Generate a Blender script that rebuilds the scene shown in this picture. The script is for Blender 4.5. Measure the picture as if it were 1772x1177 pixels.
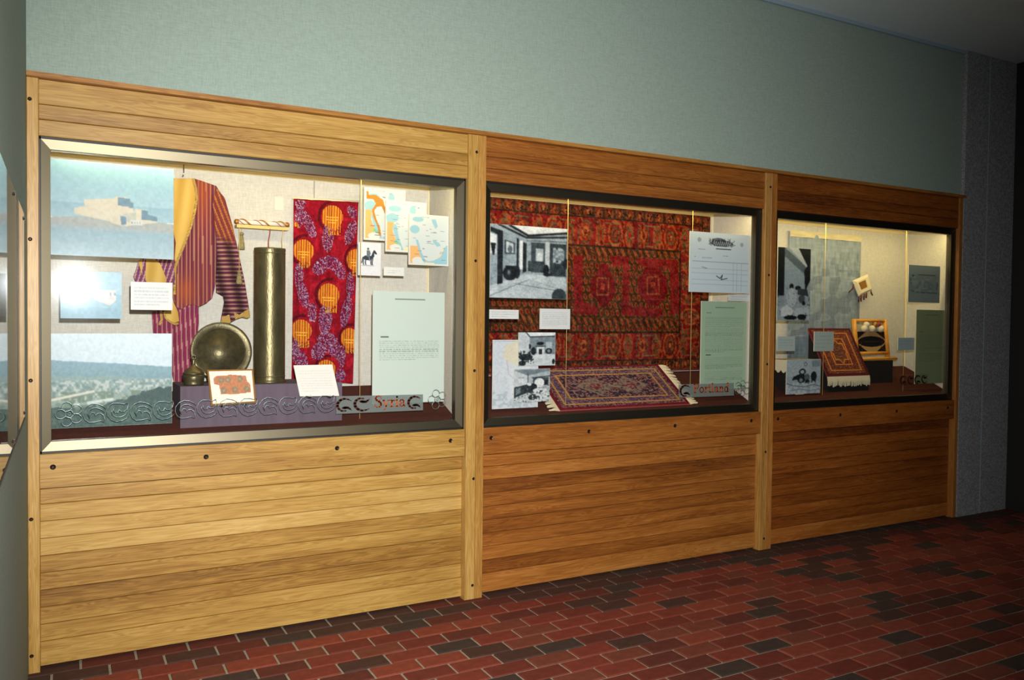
import bpy, math, random
import numpy as np
from mathutils import Matrix, Vector
from mathutils.geometry import delaunay_2d_cdt
random.seed(7); RNG = np.random.default_rng(11)
S = bpy.context.scene; COL = S.collection
for o in list(bpy.data.objects): bpy.data.objects.remove(o)

# ------------------------------------------------------------------ camera
F = 1424.29; YAW, PIT, ROL = 0.4991, -0.0251, 0.0111
CAM = np.array([0.1355, -4.0595, 1.55])
_fw = np.array([math.sin(YAW), math.cos(YAW), 0]); _rt = np.array([math.cos(YAW), -math.sin(YAW), 0]); _up = np.array([0, 0, 1.0])
FW = _fw*math.cos(PIT)+_up*math.sin(PIT); U2 = _up*math.cos(PIT)-_fw*math.sin(PIT)
RT = _rt*math.cos(ROL)+U2*math.sin(ROL); UP = U2*math.cos(ROL)-_rt*math.sin(ROL)
cd = bpy.data.cameras.new('camera'); cam = bpy.data.objects.new('camera', cd); COL.objects.link(cam)
cd.sensor_width = 36; cd.lens = F/1772*36; cd.clip_start = .02; cd.clip_end = 60
m = Matrix.Identity(4)
for i in range(3):
    m[i][0] = RT[i]; m[i][1] = UP[i]; m[i][2] = -FW[i]; m[i][3] = CAM[i]
cam.matrix_world = m; S.camera = cam

# ------------------------------------------------------------------ light and exposure
w = bpy.data.worlds.new('world'); S.world = w; w.use_nodes = True
w.node_tree.nodes['Background'].inputs[0].default_value = (.62, .80, 1, 1)
w.node_tree.nodes['Background'].inputs[1].default_value = .05
fl = bpy.data.lights.new('camera_flash', 'SPOT'); flo = bpy.data.objects.new('camera_flash', fl); COL.objects.link(flo)
fl.energy = 1060; fl.color = (1.0, .97, .92); fl.spot_size = math.radians(92); fl.spot_blend = 1.0; fl.shadow_soft_size = .035
flo.location = CAM + np.array([.08, .0, .26])
flo.rotation_euler = Vector((math.sin(math.radians(22)), math.cos(math.radians(22)), -.12)).to_track_quat('-Z', 'Y').to_euler()
vs = S.view_settings; vs.view_transform = 'Standard'; vs.look = 'None'; vs.exposure = 0.0; vs.gamma = 1; vs.use_curve_mapping = False

# ------------------------------------------------------------------ pixel -> point on a real plane
def ray(u, v): return FW*F+RT*(u-886)-UP*(v-588.5)
def atY(u, v, Y): d = ray(u, v); return CAM+d*((Y-CAM[1])/d[1])
def onfloor(u, v, z0, k):
    d = ray(u, v); t = (z0+(CAM[1]-.06)*k-CAM[2])/(d[2]-k*d[1]); return CAM+d*t

# ------------------------------------------------------------------ materials
def lin(c):
    c = np.asarray(c, float)/255.0
    return np.where(c <= .04045, c/12.92, ((c+.055)/1.055)**2.4)
def newmat(n):
    ma = bpy.data.materials.new(n); ma.use_nodes = True; nt = ma.node_tree
    return ma, nt, nt.nodes['Principled BSDF']
def nd(nt, t, **kw):
    n = nt.nodes.new(t)
    for k, v in kw.items(): setattr(n, k, v)
    return n
def mat(n, rgb, rough=.6, metal=0, spec=.5, bump=0, bscale=200, var=0, vscale=30, vmap=None):
    ma, nt, b = newmat(n); c = lin(rgb)
    b.inputs['Base Color'].default_value = (*c, 1); b.inputs['Roughness'].default_value = rough
    b.inputs['Metallic'].default_value = metal; b.inputs['Specular IOR Level'].default_value = spec
    tc = nd(nt, 'ShaderNodeTexCoord'); src = tc.outputs['Object']
    if vmap:
        mp = nd(nt, 'ShaderNodeMapping'); mp.inputs['Scale'].default_value = vmap; nt.links.new(src, mp.inputs[0]); src = mp.outputs[0]
    if var:
        no = nd(nt, 'ShaderNodeTexNoise'); no.inputs['Scale'].default_value = vscale; no.inputs['Detail'].default_value = 5
        nt.links.new(src, no.inputs['Vector'])
        r = nd(nt, 'ShaderNodeValToRGB'); r.color_ramp.elements[0].position = .3; r.color_ramp.elements[1].position = .7
        r.color_ramp.elements[0].color = (*(c*(1-var)), 1); r.color_ramp.elements[1].color = (*np.minimum(c*(1+var), 1), 1)
        nt.links.new(no.outputs['Fac'], r.inputs[0]); nt.links.new(r.outputs[0], b.inputs['Base Color'])
    if bump:
        n2 = nd(nt, 'ShaderNodeTexNoise'); n2.inputs['Scale'].default_value = bscale; n2.inputs['Detail'].default_value = 3
        nt.links.new(src, n2.inputs['Vector'])
        bp = nd(nt, 'ShaderNodeBump'); bp.inputs['Strength'].default_value = bump; bp.inputs['Distance'].default_value = .003
        nt.links.new(n2.outputs['Fac'], bp.inputs['Height']); nt.links.new(bp.outputs[0], b.inputs['Normal'])
    return ma
def vcol(n, rough=.45, spec=.4, bump=0, bscale=300, metal=0):
    ma, nt, b = newmat(n); a = nd(nt, 'ShaderNodeAttribute', attribute_name='Col')
    nt.links.new(a.outputs['Color'], b.inputs['Base Color']); b.inputs['Roughness'].default_value = rough
    b.inputs['Specular IOR Level'].default_value = spec; b.inputs['Metallic'].default_value = metal
    if bump:
        n2 = nd(nt, 'ShaderNodeTexNoise'); n2.inputs['Scale'].default_value = bscale
        bp = nd(nt, 'ShaderNodeBump'); bp.inputs['Strength'].default_value = bump; bp.inputs['Distance'].default_value = .004
        tc = nd(nt, 'ShaderNodeTexCoord'); nt.links.new(tc.outputs['Object'], n2.inputs['Vector'])
        nt.links.new(n2.outputs['Fac'], bp.inputs['Height']); nt.links.new(bp.outputs[0], b.inputs['Normal'])
    return ma
def wood(n, axis):
    """oak: 'tone' custom property picks the board's own stain"""
    ma, nt, b = newmat(n); L = nt.links.new
    tc = nd(nt, 'ShaderNodeTexCoord'); oi = nd(nt, 'ShaderNodeObjectInfo')
    ad = nd(nt, 'ShaderNodeVectorMath', operation='ADD'); sc = nd(nt, 'ShaderNodeVectorMath', operation='SCALE')
    cx = nd(nt, 'ShaderNodeCombineXYZ')
    for k in range(3): L(oi.outputs['Random'], cx.inputs[k])
    L(cx.outputs[0], sc.inputs[0]); sc.inputs['Scale'].default_value = 37
    L(tc.outputs['Object'], ad.inputs[0]); L(sc.outputs[0], ad.inputs[1])
    def noise(scale, det, dist, s3):
        mp = nd(nt, 'ShaderNodeMapping'); mp.inputs['Scale'].default_value = s3 if axis == 'X' else (s3[2], s3[1], s3[0])
        L(ad.outputs[0], mp.inputs[0])
        t = nd(nt, 'ShaderNodeTexNoise'); t.inputs['Scale'].default_value = scale; t.inputs['Detail'].default_value = det; t.inputs['Distortion'].default_value = dist
        L(mp.outputs[0], t.inputs['Vector']); return t.outputs['Fac']
    fine = noise(6, 6, .2, (1, 45, 45)); broad = noise(1.6, 3, .6, (.7, 9, 9)); cath = noise(2.2, 2, 1.5, (.8, 14, 14))
    at = nd(nt, 'ShaderNodeAttribute', attribute_type='OBJECT', attribute_name='tone')
    def math_(op, a, c):
        x = nd(nt, 'ShaderNodeMath', operation=op)
        for i, q in enumerate((a, c)):
            if isinstance(q, (int, float)): x.inputs[i].default_value = q
            else: L(q, x.inputs[i])
        return x.outputs[0]
    rg = math_('SINE', math_('MULTIPLY', cath, 42), 0)
    f = math_('ADD', math_('MULTIPLY', math_('SUBTRACT', fine, .5), .5), math_('MULTIPLY', math_('SUBTRACT', broad, .5), .7))
    f = math_('ADD', f, math_('MULTIPLY', rg, .09))
    f = math_('ADD', math_('ADD', f, at.outputs['Fac']), 0)
    def ramp(cs):
        r = nd(nt, 'ShaderNodeValToRGB'); e = r.color_ramp.elements
        e[0].position = 0; e[0].color = (*lin(cs[0]), 1); e[1].position = 1; e[1].color = (*lin(cs[3]), 1)
        k = e.new(.33); k.color = (*lin(cs[1]), 1); k = e.new(.62); k.color = (*lin(cs[2]), 1); L(f, r.inputs[0]); return r.outputs[0]
    ru = nd(nt, 'ShaderNodeAttribute', attribute_type='OBJECT', attribute_name='falloff_russet'); mx = nd(nt, 'ShaderNodeMix', data_type='RGBA')  # blends brightly lit oak into its weak-flash look, painted as base colour
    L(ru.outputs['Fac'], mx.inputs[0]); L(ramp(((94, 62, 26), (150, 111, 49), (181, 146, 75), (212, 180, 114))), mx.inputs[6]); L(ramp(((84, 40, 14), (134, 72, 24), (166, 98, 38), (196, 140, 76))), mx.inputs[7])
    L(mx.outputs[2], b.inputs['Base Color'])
    b.inputs['Roughness'].default_value = .42; b.inputs['Specular IOR Level'].default_value = .45
    bp = nd(nt, 'ShaderNodeBump'); bp.inputs['Strength'].default_value = .12; bp.inputs['Distance'].default_value = .001
    L(fine, bp.inputs['Height']); L(bp.outputs[0], b.inputs['Normal'])
    return ma
def glass(n, haze=.0, tint=(1, 1, 1)):
    ma, nt, b = newmat(n); L = nt.links.new; nt.nodes.remove(b)
    out = nt.nodes['Material Output']
    tr = nd(nt, 'ShaderNodeBsdfTransparent'); tr.inputs[0].default_value = (*tint, 1)
    g1 = nd(nt, 'ShaderNodeBsdfGlossy'); g1.inputs['Roughness'].default_value = .012
    fr = nd(nt, 'ShaderNodeFresnel'); ge = nd(nt, 'ShaderNodeNewGeometry'); io = nd(nt, 'ShaderNodeMath', operation='MULTIPLY_ADD')   # same index from either side of the thin pane
    io.inputs[1].default_value = 1/1.45-1.45; io.inputs[2].default_value = 1.45; L(ge.outputs['Backfacing'], io.inputs[0]); L(io.outputs[0], fr.inputs['IOR'])
    m1 = nd(nt, 'ShaderNodeMixShader'); L(fr.outputs[0], m1.inputs[0]); L(tr.outputs[0], m1.inputs[1]); L(g1.outputs[0], m1.inputs[2])
    last = m1.outputs[0]
    if haze:                                   # fingerprints and dust film on the pane
        g2 = nd(nt, 'ShaderNodeBsdfGlossy'); g2.inputs['Roughness'].default_value = .13; g2.inputs[0].default_value = (.8, .92, 1, 1)
        m2 = nd(nt, 'ShaderNodeMixShader'); m2.inputs[0].default_value = haze; L(last, m2.inputs[1]); L(g2.outputs[0], m2.inputs[2]); last = m2.outputs[0]
    L(last, out.inputs[0]); return ma
def fabric(n, rgb, sc=260):
    ma, nt, b = newmat(n); L = nt.links.new; c = lin(rgb); tc = nd(nt, 'ShaderNodeTexCoord')
    outs = []
    for s3 in ((30, 30, 260), (260, 260, 30)):
        mp = nd(nt, 'ShaderNodeMapping'); mp.inputs['Scale'].default_value = s3; L(tc.outputs['Object'], mp.inputs[0])
        t = nd(nt, 'ShaderNodeTexNoise'); t.inputs['Scale'].default_value = 1; t.inputs['Detail'].default_value = 4; L(mp.outputs[0], t.inputs['Vector']); outs.append(t.outputs['Fac'])
    ad = nd(nt, 'ShaderNodeMath', operation='ADD'); L(outs[0], ad.inputs[0]); L(outs[1], ad.inputs[1])
    r = nd(nt, 'ShaderNodeValToRGB'); r.color_ramp.elements[0].position = .0; r.color_ramp.elements[1].position = 1
    hf = nd(nt, 'ShaderNodeMath', operation='MULTIPLY'); L(ad.outputs[0], hf.inputs[0]); hf.inputs[1].default_value = .5
    r.color_ramp.elements[0].position = .25; r.color_ramp.elements[1].position = .75
    r.color_ramp.elements[0].color = (*(c*.80), 1); r.color_ramp.elements[1].color = (*np.minimum(c*1.2, 1), 1)
    L(hf.outputs[0], r.inputs[0]); L(r.outputs[0], b.inputs['Base Color']); b.inputs['Roughness'].default_value = .95; b.inputs['Specular IOR Level'].default_value = .15
    bp = nd(nt, 'ShaderNodeBump'); bp.inputs['Strength'].default_value = .25; bp.inputs['Distance'].default_value = .002
    L(hf.outputs[0], bp.inputs['Height']); L(bp.outputs[0], b.inputs['Normal']); return ma

M = dict(
    green=fabric('green_wall_fabric', (150, 166, 156)), linen=fabric('case_linen', (200, 199, 190)),
    wx=wood('oak_horizontal', 'X'), wz=wood('oak_vertical', 'Z'),
    alu=mat('bronze_aluminium', (104, 97, 80), .42, 1, bump=.05, bscale=40, vmap=(4, 60, 60)),
    black=mat('black_rubber', (18, 18, 18), .5), screw=mat('dark_screw', (52, 42, 36), .4, .6), steel=mat('steel', (200, 200, 196), .25, 1),
    brownfelt=mat('brown_felt', (76, 42, 33), .95, spec=.1, bump=.2, bscale=700, var=.12, vscale=60),
    cream=mat('cream_paint', (238, 222, 180), .7), dark=mat('black_paint', (22, 19, 20), .7),
    lav=mat('lavender_cloth', (102, 90, 102), .9, spec=.15, bump=.2, bscale=500, var=.1, vscale=40, vmap=(1, 1, .1)),
    brass=mat('aged_brass', (104, 96, 66), .36, .72, bump=.3, bscale=130, var=.3, vscale=26, vmap=(1, 1, .35)),
    brass2=mat('brass_tray', (108, 101, 74), .42, .72, bump=.35, bscale=150, var=.25, vscale=40),
    white=mat('white_card', (220, 218, 210), .7), board=mat('foam_board', (224, 220, 204), .8),
    cord=mat('cord', (212, 184, 110), .6), gold=mat('gold_frame', (168, 120, 52), .4, .5), loomw=mat('varnished_pine', (214, 148, 48), .4, var=.15, vscale=20),
    concrete=mat('aggregate_concrete', (146, 148, 150), .9, spec=.2, bump=.9, bscale=60, var=.42, vscale=95),
    ceil=mat('ceiling_paint', (222, 236, 240), .9, spec=.1, bump=.15, bscale=80), trimc=mat('ceiling_trim', (150, 172, 186), .6),
    mortar=mat('mortar', (148, 138, 118), .95, var=.15, vscale=50), darkwall=mat('dark_wall', (34, 32, 32), .8),
    glass=glass('case_glass', .0017), acryl=glass('acrylic', .004), frost=None, bronze=mat('bronze_letter', (186, 88, 28), .5),
    scroll=mat('scroll_line', (150, 172, 172), .35, .7), fringe=mat('wool_fringe', (226, 216, 184), .95, bump=.4, bscale=300),
    print=vcol('photo_print', .5, .3), paper=vcol('paper_print', .8, .2), cloth=vcol('cloth_print', .95, .1, .3, 500), pile=vcol('wool_pile', .95, .08, .5, 260),
    cut=mat('dark_inlay', (92, 46, 36), .7), tassel=mat('tassel_thread', (140, 128, 84), .9, var=.3, vscale=80), red=mat('red_thread', (150, 60, 60), .9),
    lamp=None)
mf = M['frost'] = glass('frosted_strip', .0)
_nt = mf.node_tree; _o = _nt.nodes['Material Output']; _d = nd(_nt, 'ShaderNodeBsdfDiffuse'); _d.inputs[0].default_value = (*lin((138, 150, 146)), 1)
_mx = nd(_nt, 'ShaderNodeMixShader'); _mx.inputs[0].default_value = .5; _nt.links.new(_o.inputs[0].links[0].from_socket, _mx.inputs[1]); _nt.links.new(_d.outputs[0], _mx.inputs[2]); _nt.links.new(_mx.outputs[0], _o.inputs[0])
M['sheer'] = vcol('sheer_cloth', .95, .1); _nt = M['sheer'].node_tree; _nt.nodes['Principled BSDF'].inputs['Alpha'].default_value = .8

# ------------------------------------------------------------------ object helpers
def wloc(o):
    p = Vector((0, 0, 0))
    while o: p += o.location; o = o.parent
    return np.array(p)
def link(name, me, ma, parent, origin):
    o = bpy.data.objects.new(name, me); COL.objects.link(o)
    if parent: o.parent = parent; o.location = Vector(origin)-Vector(wloc(parent))
    else: o.location = origin
    if ma: me.materials.append(ma)
    return o
def mk(name, V, Fc, ma, parent=None, origin=None, smooth=False, colors=None):
    V = np.asarray(V, float)
    if origin is None:
        lo, hi = V.min(0), V.max(0); origin = (lo+hi)/2
        if parent is None: origin[2] = lo[2]
    me = bpy.data.meshes.new(name); me.from_pydata((V-origin).tolist(), [], Fc if isinstance(Fc, list) else Fc.tolist()); me.update()
    if colors is not None:
        a = me.color_attributes.new('Col', 'FLOAT_COLOR', 'POINT'); c4 = np.ones((len(V), 4), np.float32); c4[:, :3] = colors; a.data.foreach_set('color', c4.ravel())
    if smooth: me.polygons.foreach_set('use_smooth', [True]*len(me.polygons))
    return link(name, me, ma, parent, origin)
def tag(o, label=None, cat=None, group=None, kind=None):
    for k, v in (('label', label), ('category', cat), ('group', group), ('kind', kind)):
        if v: o[k] = v
    return o
def empty(name, loc, label, cat, group=None):
    o = bpy.data.objects.new(name, None); COL.objects.link(o); o.location = loc; o.empty_display_size = .05
    return tag(o, label, cat, group)
def boxg(x0, x1, y0, y1, z0, z1, bev=0):
    if not bev:
        V = [(x, y, z) for z in (z0, z1) for y in (y0, y1) for x in (x0, x1)]
        return V, [[0, 2, 3, 1], [4, 5, 7, 6], [0, 1, 5, 4], [2, 6, 7, 3], [0, 4, 6, 2], [1, 3, 7, 5]]
    V = []; b = bev                 # front (min y) face chamfered on all four sides
    for y, i in ((y0, b), (y0+b, 0), (y1, 0)):
        V += [(x0+i, y, z0+i), (x1-i, y, z0+i), (x1-i, y, z1-i), (x0+i, y, z1-i)]
    Fc = [[0, 1, 2, 3], [8, 11, 10, 9]]
    for k in (0, 4):
        for j in range(4): Fc.append([k+j, k+4+j, k+4+(j+1) % 4, k+(j+1) % 4])
    return V, Fc
def box(name, x0, x1, y0, y1, z0, z1, ma, parent=None, bev=0, **kw): return mk(name, *boxg(x0, x1, y0, y1, z0, z1, bev), ma, parent, **kw)
def lathe(name, prof, c, ma, parent=None, n=40, origin=None):
    V, Fc = [], []
    for r, z in prof: V += [(c[0]+r*math.cos(2*math.pi*k/n), c[1]+r*math.sin(2*math.pi*k/n), c[2]+z) for k in range(n)]
    for i in range(len(prof)-1):
        for k in range(n): a = i*n+k; b2 = i*n+(k+1) % n; Fc.append([a, b2, b2+n, a+n])
    Fc.append(list(range(n))[::-1]); Fc.append([(len(prof)-1)*n+k for k in range(n)])
    return mk(name, V, Fc, ma, parent, origin, True)
def tubeg(P, r, n=6, base=0):
    P = np.asarray(P, float); V, Fc = [], []
    for i, p in enumerate(P):
        t = P[min(i+1, len(P)-1)]-P[max(i-1, 0)]; t = t/(np.linalg.norm(t)+1e-9)
        a = np.cross(t, (0, 1, 0) if abs(t[1]) < .9 else (1, 0, 0)); a /= np.linalg.norm(a); b2 = np.cross(t, a)
        rr = r[i] if hasattr(r, '__len__') else r
        V += [p+rr*(math.cos(2*math.pi*k/n)*a+math.sin(2*math.pi*k/n)*b2) for k in range(n)]
    for i in range(len(P)-1):
        for k in range(n): Fc.append([base+i*n+k, base+i*n+(k+1) % n, base+(i+1)*n+(k+1) % n, base+(i+1)*n+k])
    Fc.append([base+k for k in range(n)][::-1]); Fc.append([base+(len(P)-1)*n+k for k in range(n)])
    return V, Fc
def tubes(name, lines, r, ma, parent=None, n=6, origin=None):
    V, Fc = [], []
    for L_ in lines:
        v, f = tubeg(L_, r, n, len(V)); V += v; Fc += f
    return mk(name, V, Fc, ma, parent, origin, True)
def screw(parent, x, y, z, r=.011):
    n = 10; V = [(x+rr*math.cos(2*math.pi*k/n), y-yy, z+rr*math.sin(2*math.pi*k/n)) for rr, yy in ((r, 0), (r*.8, .004), (r*.35, .0015)) for k in range(n)]
    Fc = [[i*n+k, i*n+(k+1) % n, (i+1)*n+(k+1) % n, (i+1)*n+k] for i in range(2) for k in range(n)]+[[2*n+k for k in range(n)]]
    return mk('screw', V, Fc, M['screw'], parent)

# ------------------------------------------------------------------ structure: floor of bricks
fx0, fx1, fy0, fy1 = 0.0, 7.1, -4.6, .09
floor = box('floor', fx0-.2, fx1+.4, fy0, .6, -.08, -.006, M['mortar'], origin=(3, -2, 0)); tag(floor, kind='structure')
BT = [(118, 50, 36), (106, 44, 32), (128, 58, 40), (92, 42, 32), (70, 44, 36), (112, 56, 40), (62, 48, 42)]
bm_ = [mat('brick_clay_%d' % i, c, .75, spec=.3, bump=.5, bscale=140, var=.16, vscale=22) for i, c in enumerate(BT)]
BL, BP, J = .2235, .1126, .011
def brickg(cx, cy, dz=0, b=0):
    x, y = (BL-J)/2, (BP-J)/2; c = .003
    V = [(cx+sx*x, cy+sy*y, -.05) for sx, sy in ((-1, -1), (1, -1), (1, 1), (-1, 1))]
    V += [(cx+sx*x, cy+sy*y, dz-c) for sx, sy in ((-1, -1), (1, -1), (1, 1), (-1, 1))]
    V += [(cx+sx*(x-c), cy+sy*(y-c), dz) for sx, sy in ((-1, -1), (1, -1), (1, 1), (-1, 1))]
    Fc = [[b+k+j, b+k+(j+1) % 4, b+k+4+(j+1) % 4, b+k+4+j] for k in (0, 4) for j in range(4)]+[[b+8, b+9, b+10, b+11]]
    return V, Fc
bmesh_ = []
for i, ma in enumerate(bm_):
    me = bpy.data.meshes.new('brick'); v, f = brickg(0, 0); me.from_pydata(v, [], f); me.materials.append(ma); bmesh_.append(me)
spots = []
row = 0; y = -.258+BP*3
while y > fy0+.05:
    k = round((y+.258)/BP); off = 0 if k % 2 == 0 else BL/2
    x = 1.205+off-math.floor((1.205+off-fx0)/BL)*BL-BL
    while x < fx1+.1:
        cx, cy = x+BL/2, y-BP/2
        d = np.array([cx, cy, 0])-CAM; zc = d@FW; u = 886+F*(d@RT)/zc if zc > .3 else -9e9; vv = 588.5-F*(d@UP)/zc if zc > .3 else 9e9
        vis = -40 < u < 1812 and vv < 1200
        t = random.choices(range(7), [5, 5, 3, 3, 2.2, 3, 1.5])[0]
        if k >= 2: t = random.choice([3, 4, 6, 4])
        spots.append((vis, (abs(d[2])/max(zc, .3)**3) if zc > .3 else 0, cx, cy, t)); x += BL
    y -= BP
spots.sort(key=lambda s: (not s[0], -s[1]))
for s in spots[:300]:
    o = bpy.data.objects.new('brick', bmesh_[s[4]]); COL.objects.link(o); o.parent = floor
    o.location = Vector((s[2], s[3], random.uniform(-.001, .0008)))-floor.location
    o.rotation_euler = (random.gauss(0, .003), random.gauss(0, .002), random.gauss(0, .006))
V, Fc, mi = [], [], []
for s in spots[300:]:
    v, f = brickg(s[2], s[3], random.uniform(-.001, .0008), len(V)); V += v; Fc += f; mi += [s[4]]*len(f)
rest = mk('brick', V, Fc, None, floor); rest['kind'] = 'stuff'
for ma in bm_: rest.data.materials.append(ma)
rest.data.polygons.foreach_set('material_index', mi)

# ------------------------------------------------------------------ walls, ceiling, column
CZ = 3.722
def struct(o, label=None): o['kind'] = 'structure'; return o
struct(box('ceiling', -.2, 7.6, -4.6, .6, CZ, CZ+.1, M['ceil']))
struct(box('wall_back', -.1, 6.43, .03, .14, 2.54, CZ, M['green']))
struct(box('wall_left', -.12, -.001, -4.6, .62, 0, CZ, M['green']))
struct(box('wall_right', 7.1, 7.25, -4.6, .2, 0, CZ, M['darkwall']))
col = struct(box('wall_column', 6.436, 7.1, .0, .6, -.005, CZ, M['concrete']))
jt = box('joint_line', 6.733, 6.741, -.002, .02, 0, CZ, M['trimc'], col)
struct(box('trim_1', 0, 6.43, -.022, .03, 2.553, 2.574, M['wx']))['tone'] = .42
bpy.data.objects['trim_1']['falloff_russet'] = .6
struct(box('trim_2', 0, 6.43, .012, .03, CZ-.028, CZ, M['trimc']))
# clear sheet screwed to the left wall
ac = box('acrylic_sheet', .001, .007, -2.7, -.47, 1.162, 1.925, M['acryl'])
tag(ac, 'clear reflective acrylic sheet screwed onto the left wall', 'acrylic sheet')
box('edge_strip', .001, .009, -2.7, -.47, 1.158, 1.162, M['black'], ac)
for yy, zz in ((-.49, 1.905), (-1.2, 1.905), (-.49, 1.18), (-1.28, 1.18)):
    V = [(.007+d, yy+r*math.cos(a*math.pi/4), zz+r*math.sin(a*math.pi/4)) for d, r in ((0, .008), (.004, .006)) for a in range(8)]
    mk('screw', V, [[a, (a+1) % 8, 8+(a+1) % 8, 8+a] for a in range(8)]+[[8+a for a in range(8)]], M['steel'], ac)

# ------------------------------------------------------------------ the three display cases
ZT, ZF0, ZF1, ZR, ZB = 2.553, .945, 2.312, .797, .117
BAYS = [dict(x0=0, a=.044, b=2.069, x1=2.1285, back=2.046, fz=1.16, n='left', lab='oak display case nearest the left corner, with robe and brassware behind glass'),
        dict(x0=2.1305, a=2.177, b=4.277, x1=4.329, back=4.262, fz=1.195, n='middle', lab='oak display case in the middle, with a big red rug behind glass'),
        dict(x0=4.331, a=4.384, b=6.385, x1=6.425, back=6.435, fz=1.19, n='right', lab='oak display case farthest right beside the concrete column')]
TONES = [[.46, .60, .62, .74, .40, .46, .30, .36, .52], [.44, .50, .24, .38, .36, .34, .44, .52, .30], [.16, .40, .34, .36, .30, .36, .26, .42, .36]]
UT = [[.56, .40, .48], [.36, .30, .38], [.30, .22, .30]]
def floorz(B, Y): return .985+(Y-.06)*(B['fz']-.985)/.44
for bi, B in enumerate(BAYS):
    x0, a, b, x1 = B['x0'], B['a'], B['b'], B['x1']
    T = empty('display_case', ((x0+x1)/2, .25, 0), B['lab'], 'display case', 'oak display cases along the wall')
    for sx0, sx1, sc in ((x0, a, x0+.012 if bi == 0 else None), (b, x1, x1-.012 if bi < 2 else None)):
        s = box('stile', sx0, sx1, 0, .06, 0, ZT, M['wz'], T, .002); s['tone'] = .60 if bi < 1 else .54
        if sc is not None:
            for zz in (2.46, 1.868, 1.266, .67, .078): screw(s, sc, -.0005, zz, .0085)
    for k, (z0, z1) in enumerate(((2.447, ZT), (2.382, 2.447), (ZF1, 2.382))):
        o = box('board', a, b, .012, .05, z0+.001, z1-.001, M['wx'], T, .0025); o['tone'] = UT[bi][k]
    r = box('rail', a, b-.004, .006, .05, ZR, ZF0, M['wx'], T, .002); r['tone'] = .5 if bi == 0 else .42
    for k in range(4): screw(r, a+.05+(b-a-.14)*k/3, .0055, .888, .012)
    for k in range(9):
        h = (ZR-ZB)/9; z1 = ZR-k*h
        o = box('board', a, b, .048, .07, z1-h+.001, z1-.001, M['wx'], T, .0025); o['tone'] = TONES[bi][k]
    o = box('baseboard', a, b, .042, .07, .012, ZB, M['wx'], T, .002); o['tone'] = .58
    # aluminium frame: four mitred bars with a sloped face
    fx = (a+.002, b-.006); W = .046; yo, yi = .027, .034
    def bar(p, q):   # p,q: (outer corner, inner corner) pairs x,z
        V = []
        for (ox, oz), (ix, iz) in (p, q): V += [(ox, yo+.012, oz), (ox+(ix-ox)*.14, yo, oz+(iz-oz)*.14), (ix, yi, iz), (ix, .075, iz), (ox, .075, oz)]
        Fc = [[j, (j+1) % 5, 5+(j+1) % 5, 5+j] for j in range(5)]+[[4, 3, 2, 1, 0], [5, 6, 7, 8, 9]]
        return mk('frame_bar', V, Fc, M['alu'], T)
    c = [((fx[0], ZF0+.003), (fx[0]+W*.9, ZF0+.05)), ((fx[1], ZF0+.003), (fx[1]-W, ZF0+.05)), ((fx[1], ZF1-.003), (fx[1]-W, ZF1-.05)), ((fx[0], ZF1-.003), (fx[0]+W*.9, ZF1-.05))]
    for j in range(4): bar(c[j], c[(j+1) % 4])
    # black gasket around the frame
    V, Fc = [], []
    for g in ((fx[0]-.004, fx[0]+.006, ZF0-.001, ZF1+.001), (fx[1]-.006, fx[1]+.005, ZF0-.001, ZF1+.001), (fx[0], fx[1], ZF0-.001, ZF0+.010), (fx[0], fx[1], ZF1-.010, ZF1+.001)):
        v, f = boxg(g[0], g[1], .03, .076, g[2], g[3]); Fc += [[i+len(V) for i in q] for q in f]; V += v
    mk('gasket', V, Fc, M['black'], T)
    box('glass_pane', fx[0]+.03, fx[1]-.03, .056, .062, ZF0+.03, ZF1-.03, M['glass'], T)
    # interior
    xl = a-.002; xr = B['back']; seam = {0: 1.36, 1: 3.2, 2: 5.35}[bi]
    box('back_panel', xl, seam-.0015, .5, .52, .95, 2.325, M['linen'], T, .001)
    box('back_panel', seam+.0015, xr+.01, .5, .52, .95, 2.325, M['linen'], T, .001)
    box('side_panel', xl-.012, xl, .076, .52, .95, 2.325, M['linen'], T)
    box('side_panel', xr, xr+.012, .076, .52, .95, 2.325, M['linen'], T)
    box('corner_trim', xr-.006, xr, .490, .5, 1.0, 2.318, M['cream'], T)
    box('case_ceiling', xl-.01, xr+.01, .076, .52, 2.325, 2.34, M['cream'], T)
    box('picture_rail', xl, xr, .488, .5, 2.306, 2.325, M['cream'], T)
    V = [(x, y, floorz(B, y)-d) for d in (0, .02) for y in (.076, .5) for x in (xl, xr)]
    mk('case_floor', V, [[0, 1, 3, 2], [4, 6, 7, 5], [0, 4, 5, 1], [2, 3, 7, 6], [0, 2, 6, 4], [1, 5, 7, 3]], M['brownfelt'], T)
    for o in T.children:
        if 'tone' in o: o['falloff_russet'] = (.15, .85, 1.0)[bi] if o.name.startswith(('board', 'rail', 'base')) else (.2, .45, .8)[bi]  # redder oak per bay: the flash's fading is painted into the wood colour
    # strip lamp hidden behind the top frame bar
    hs = box('lamp_housing', xl+.05, xr-.05, .0765, .108, 2.300, 2.325, M['cream'], T)
    la = bpy.data.lights.new('case_lamp', 'AREA'); lo = bpy.data.objects.new('case_lamp', la); COL.objects.link(lo)
    la.shape = 'RECTANGLE'; la.size = xr-xl-.12; la.size_y = .026; la.energy = [5.5, 7.5, 10.5][bi]; la.color = (1, .79, .35)
    lo.location = ((xl+xr)/2, .091, 2.297); lo.rotation_euler = (math.radians(22), 0, 0)
    lo.parent = None

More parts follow.
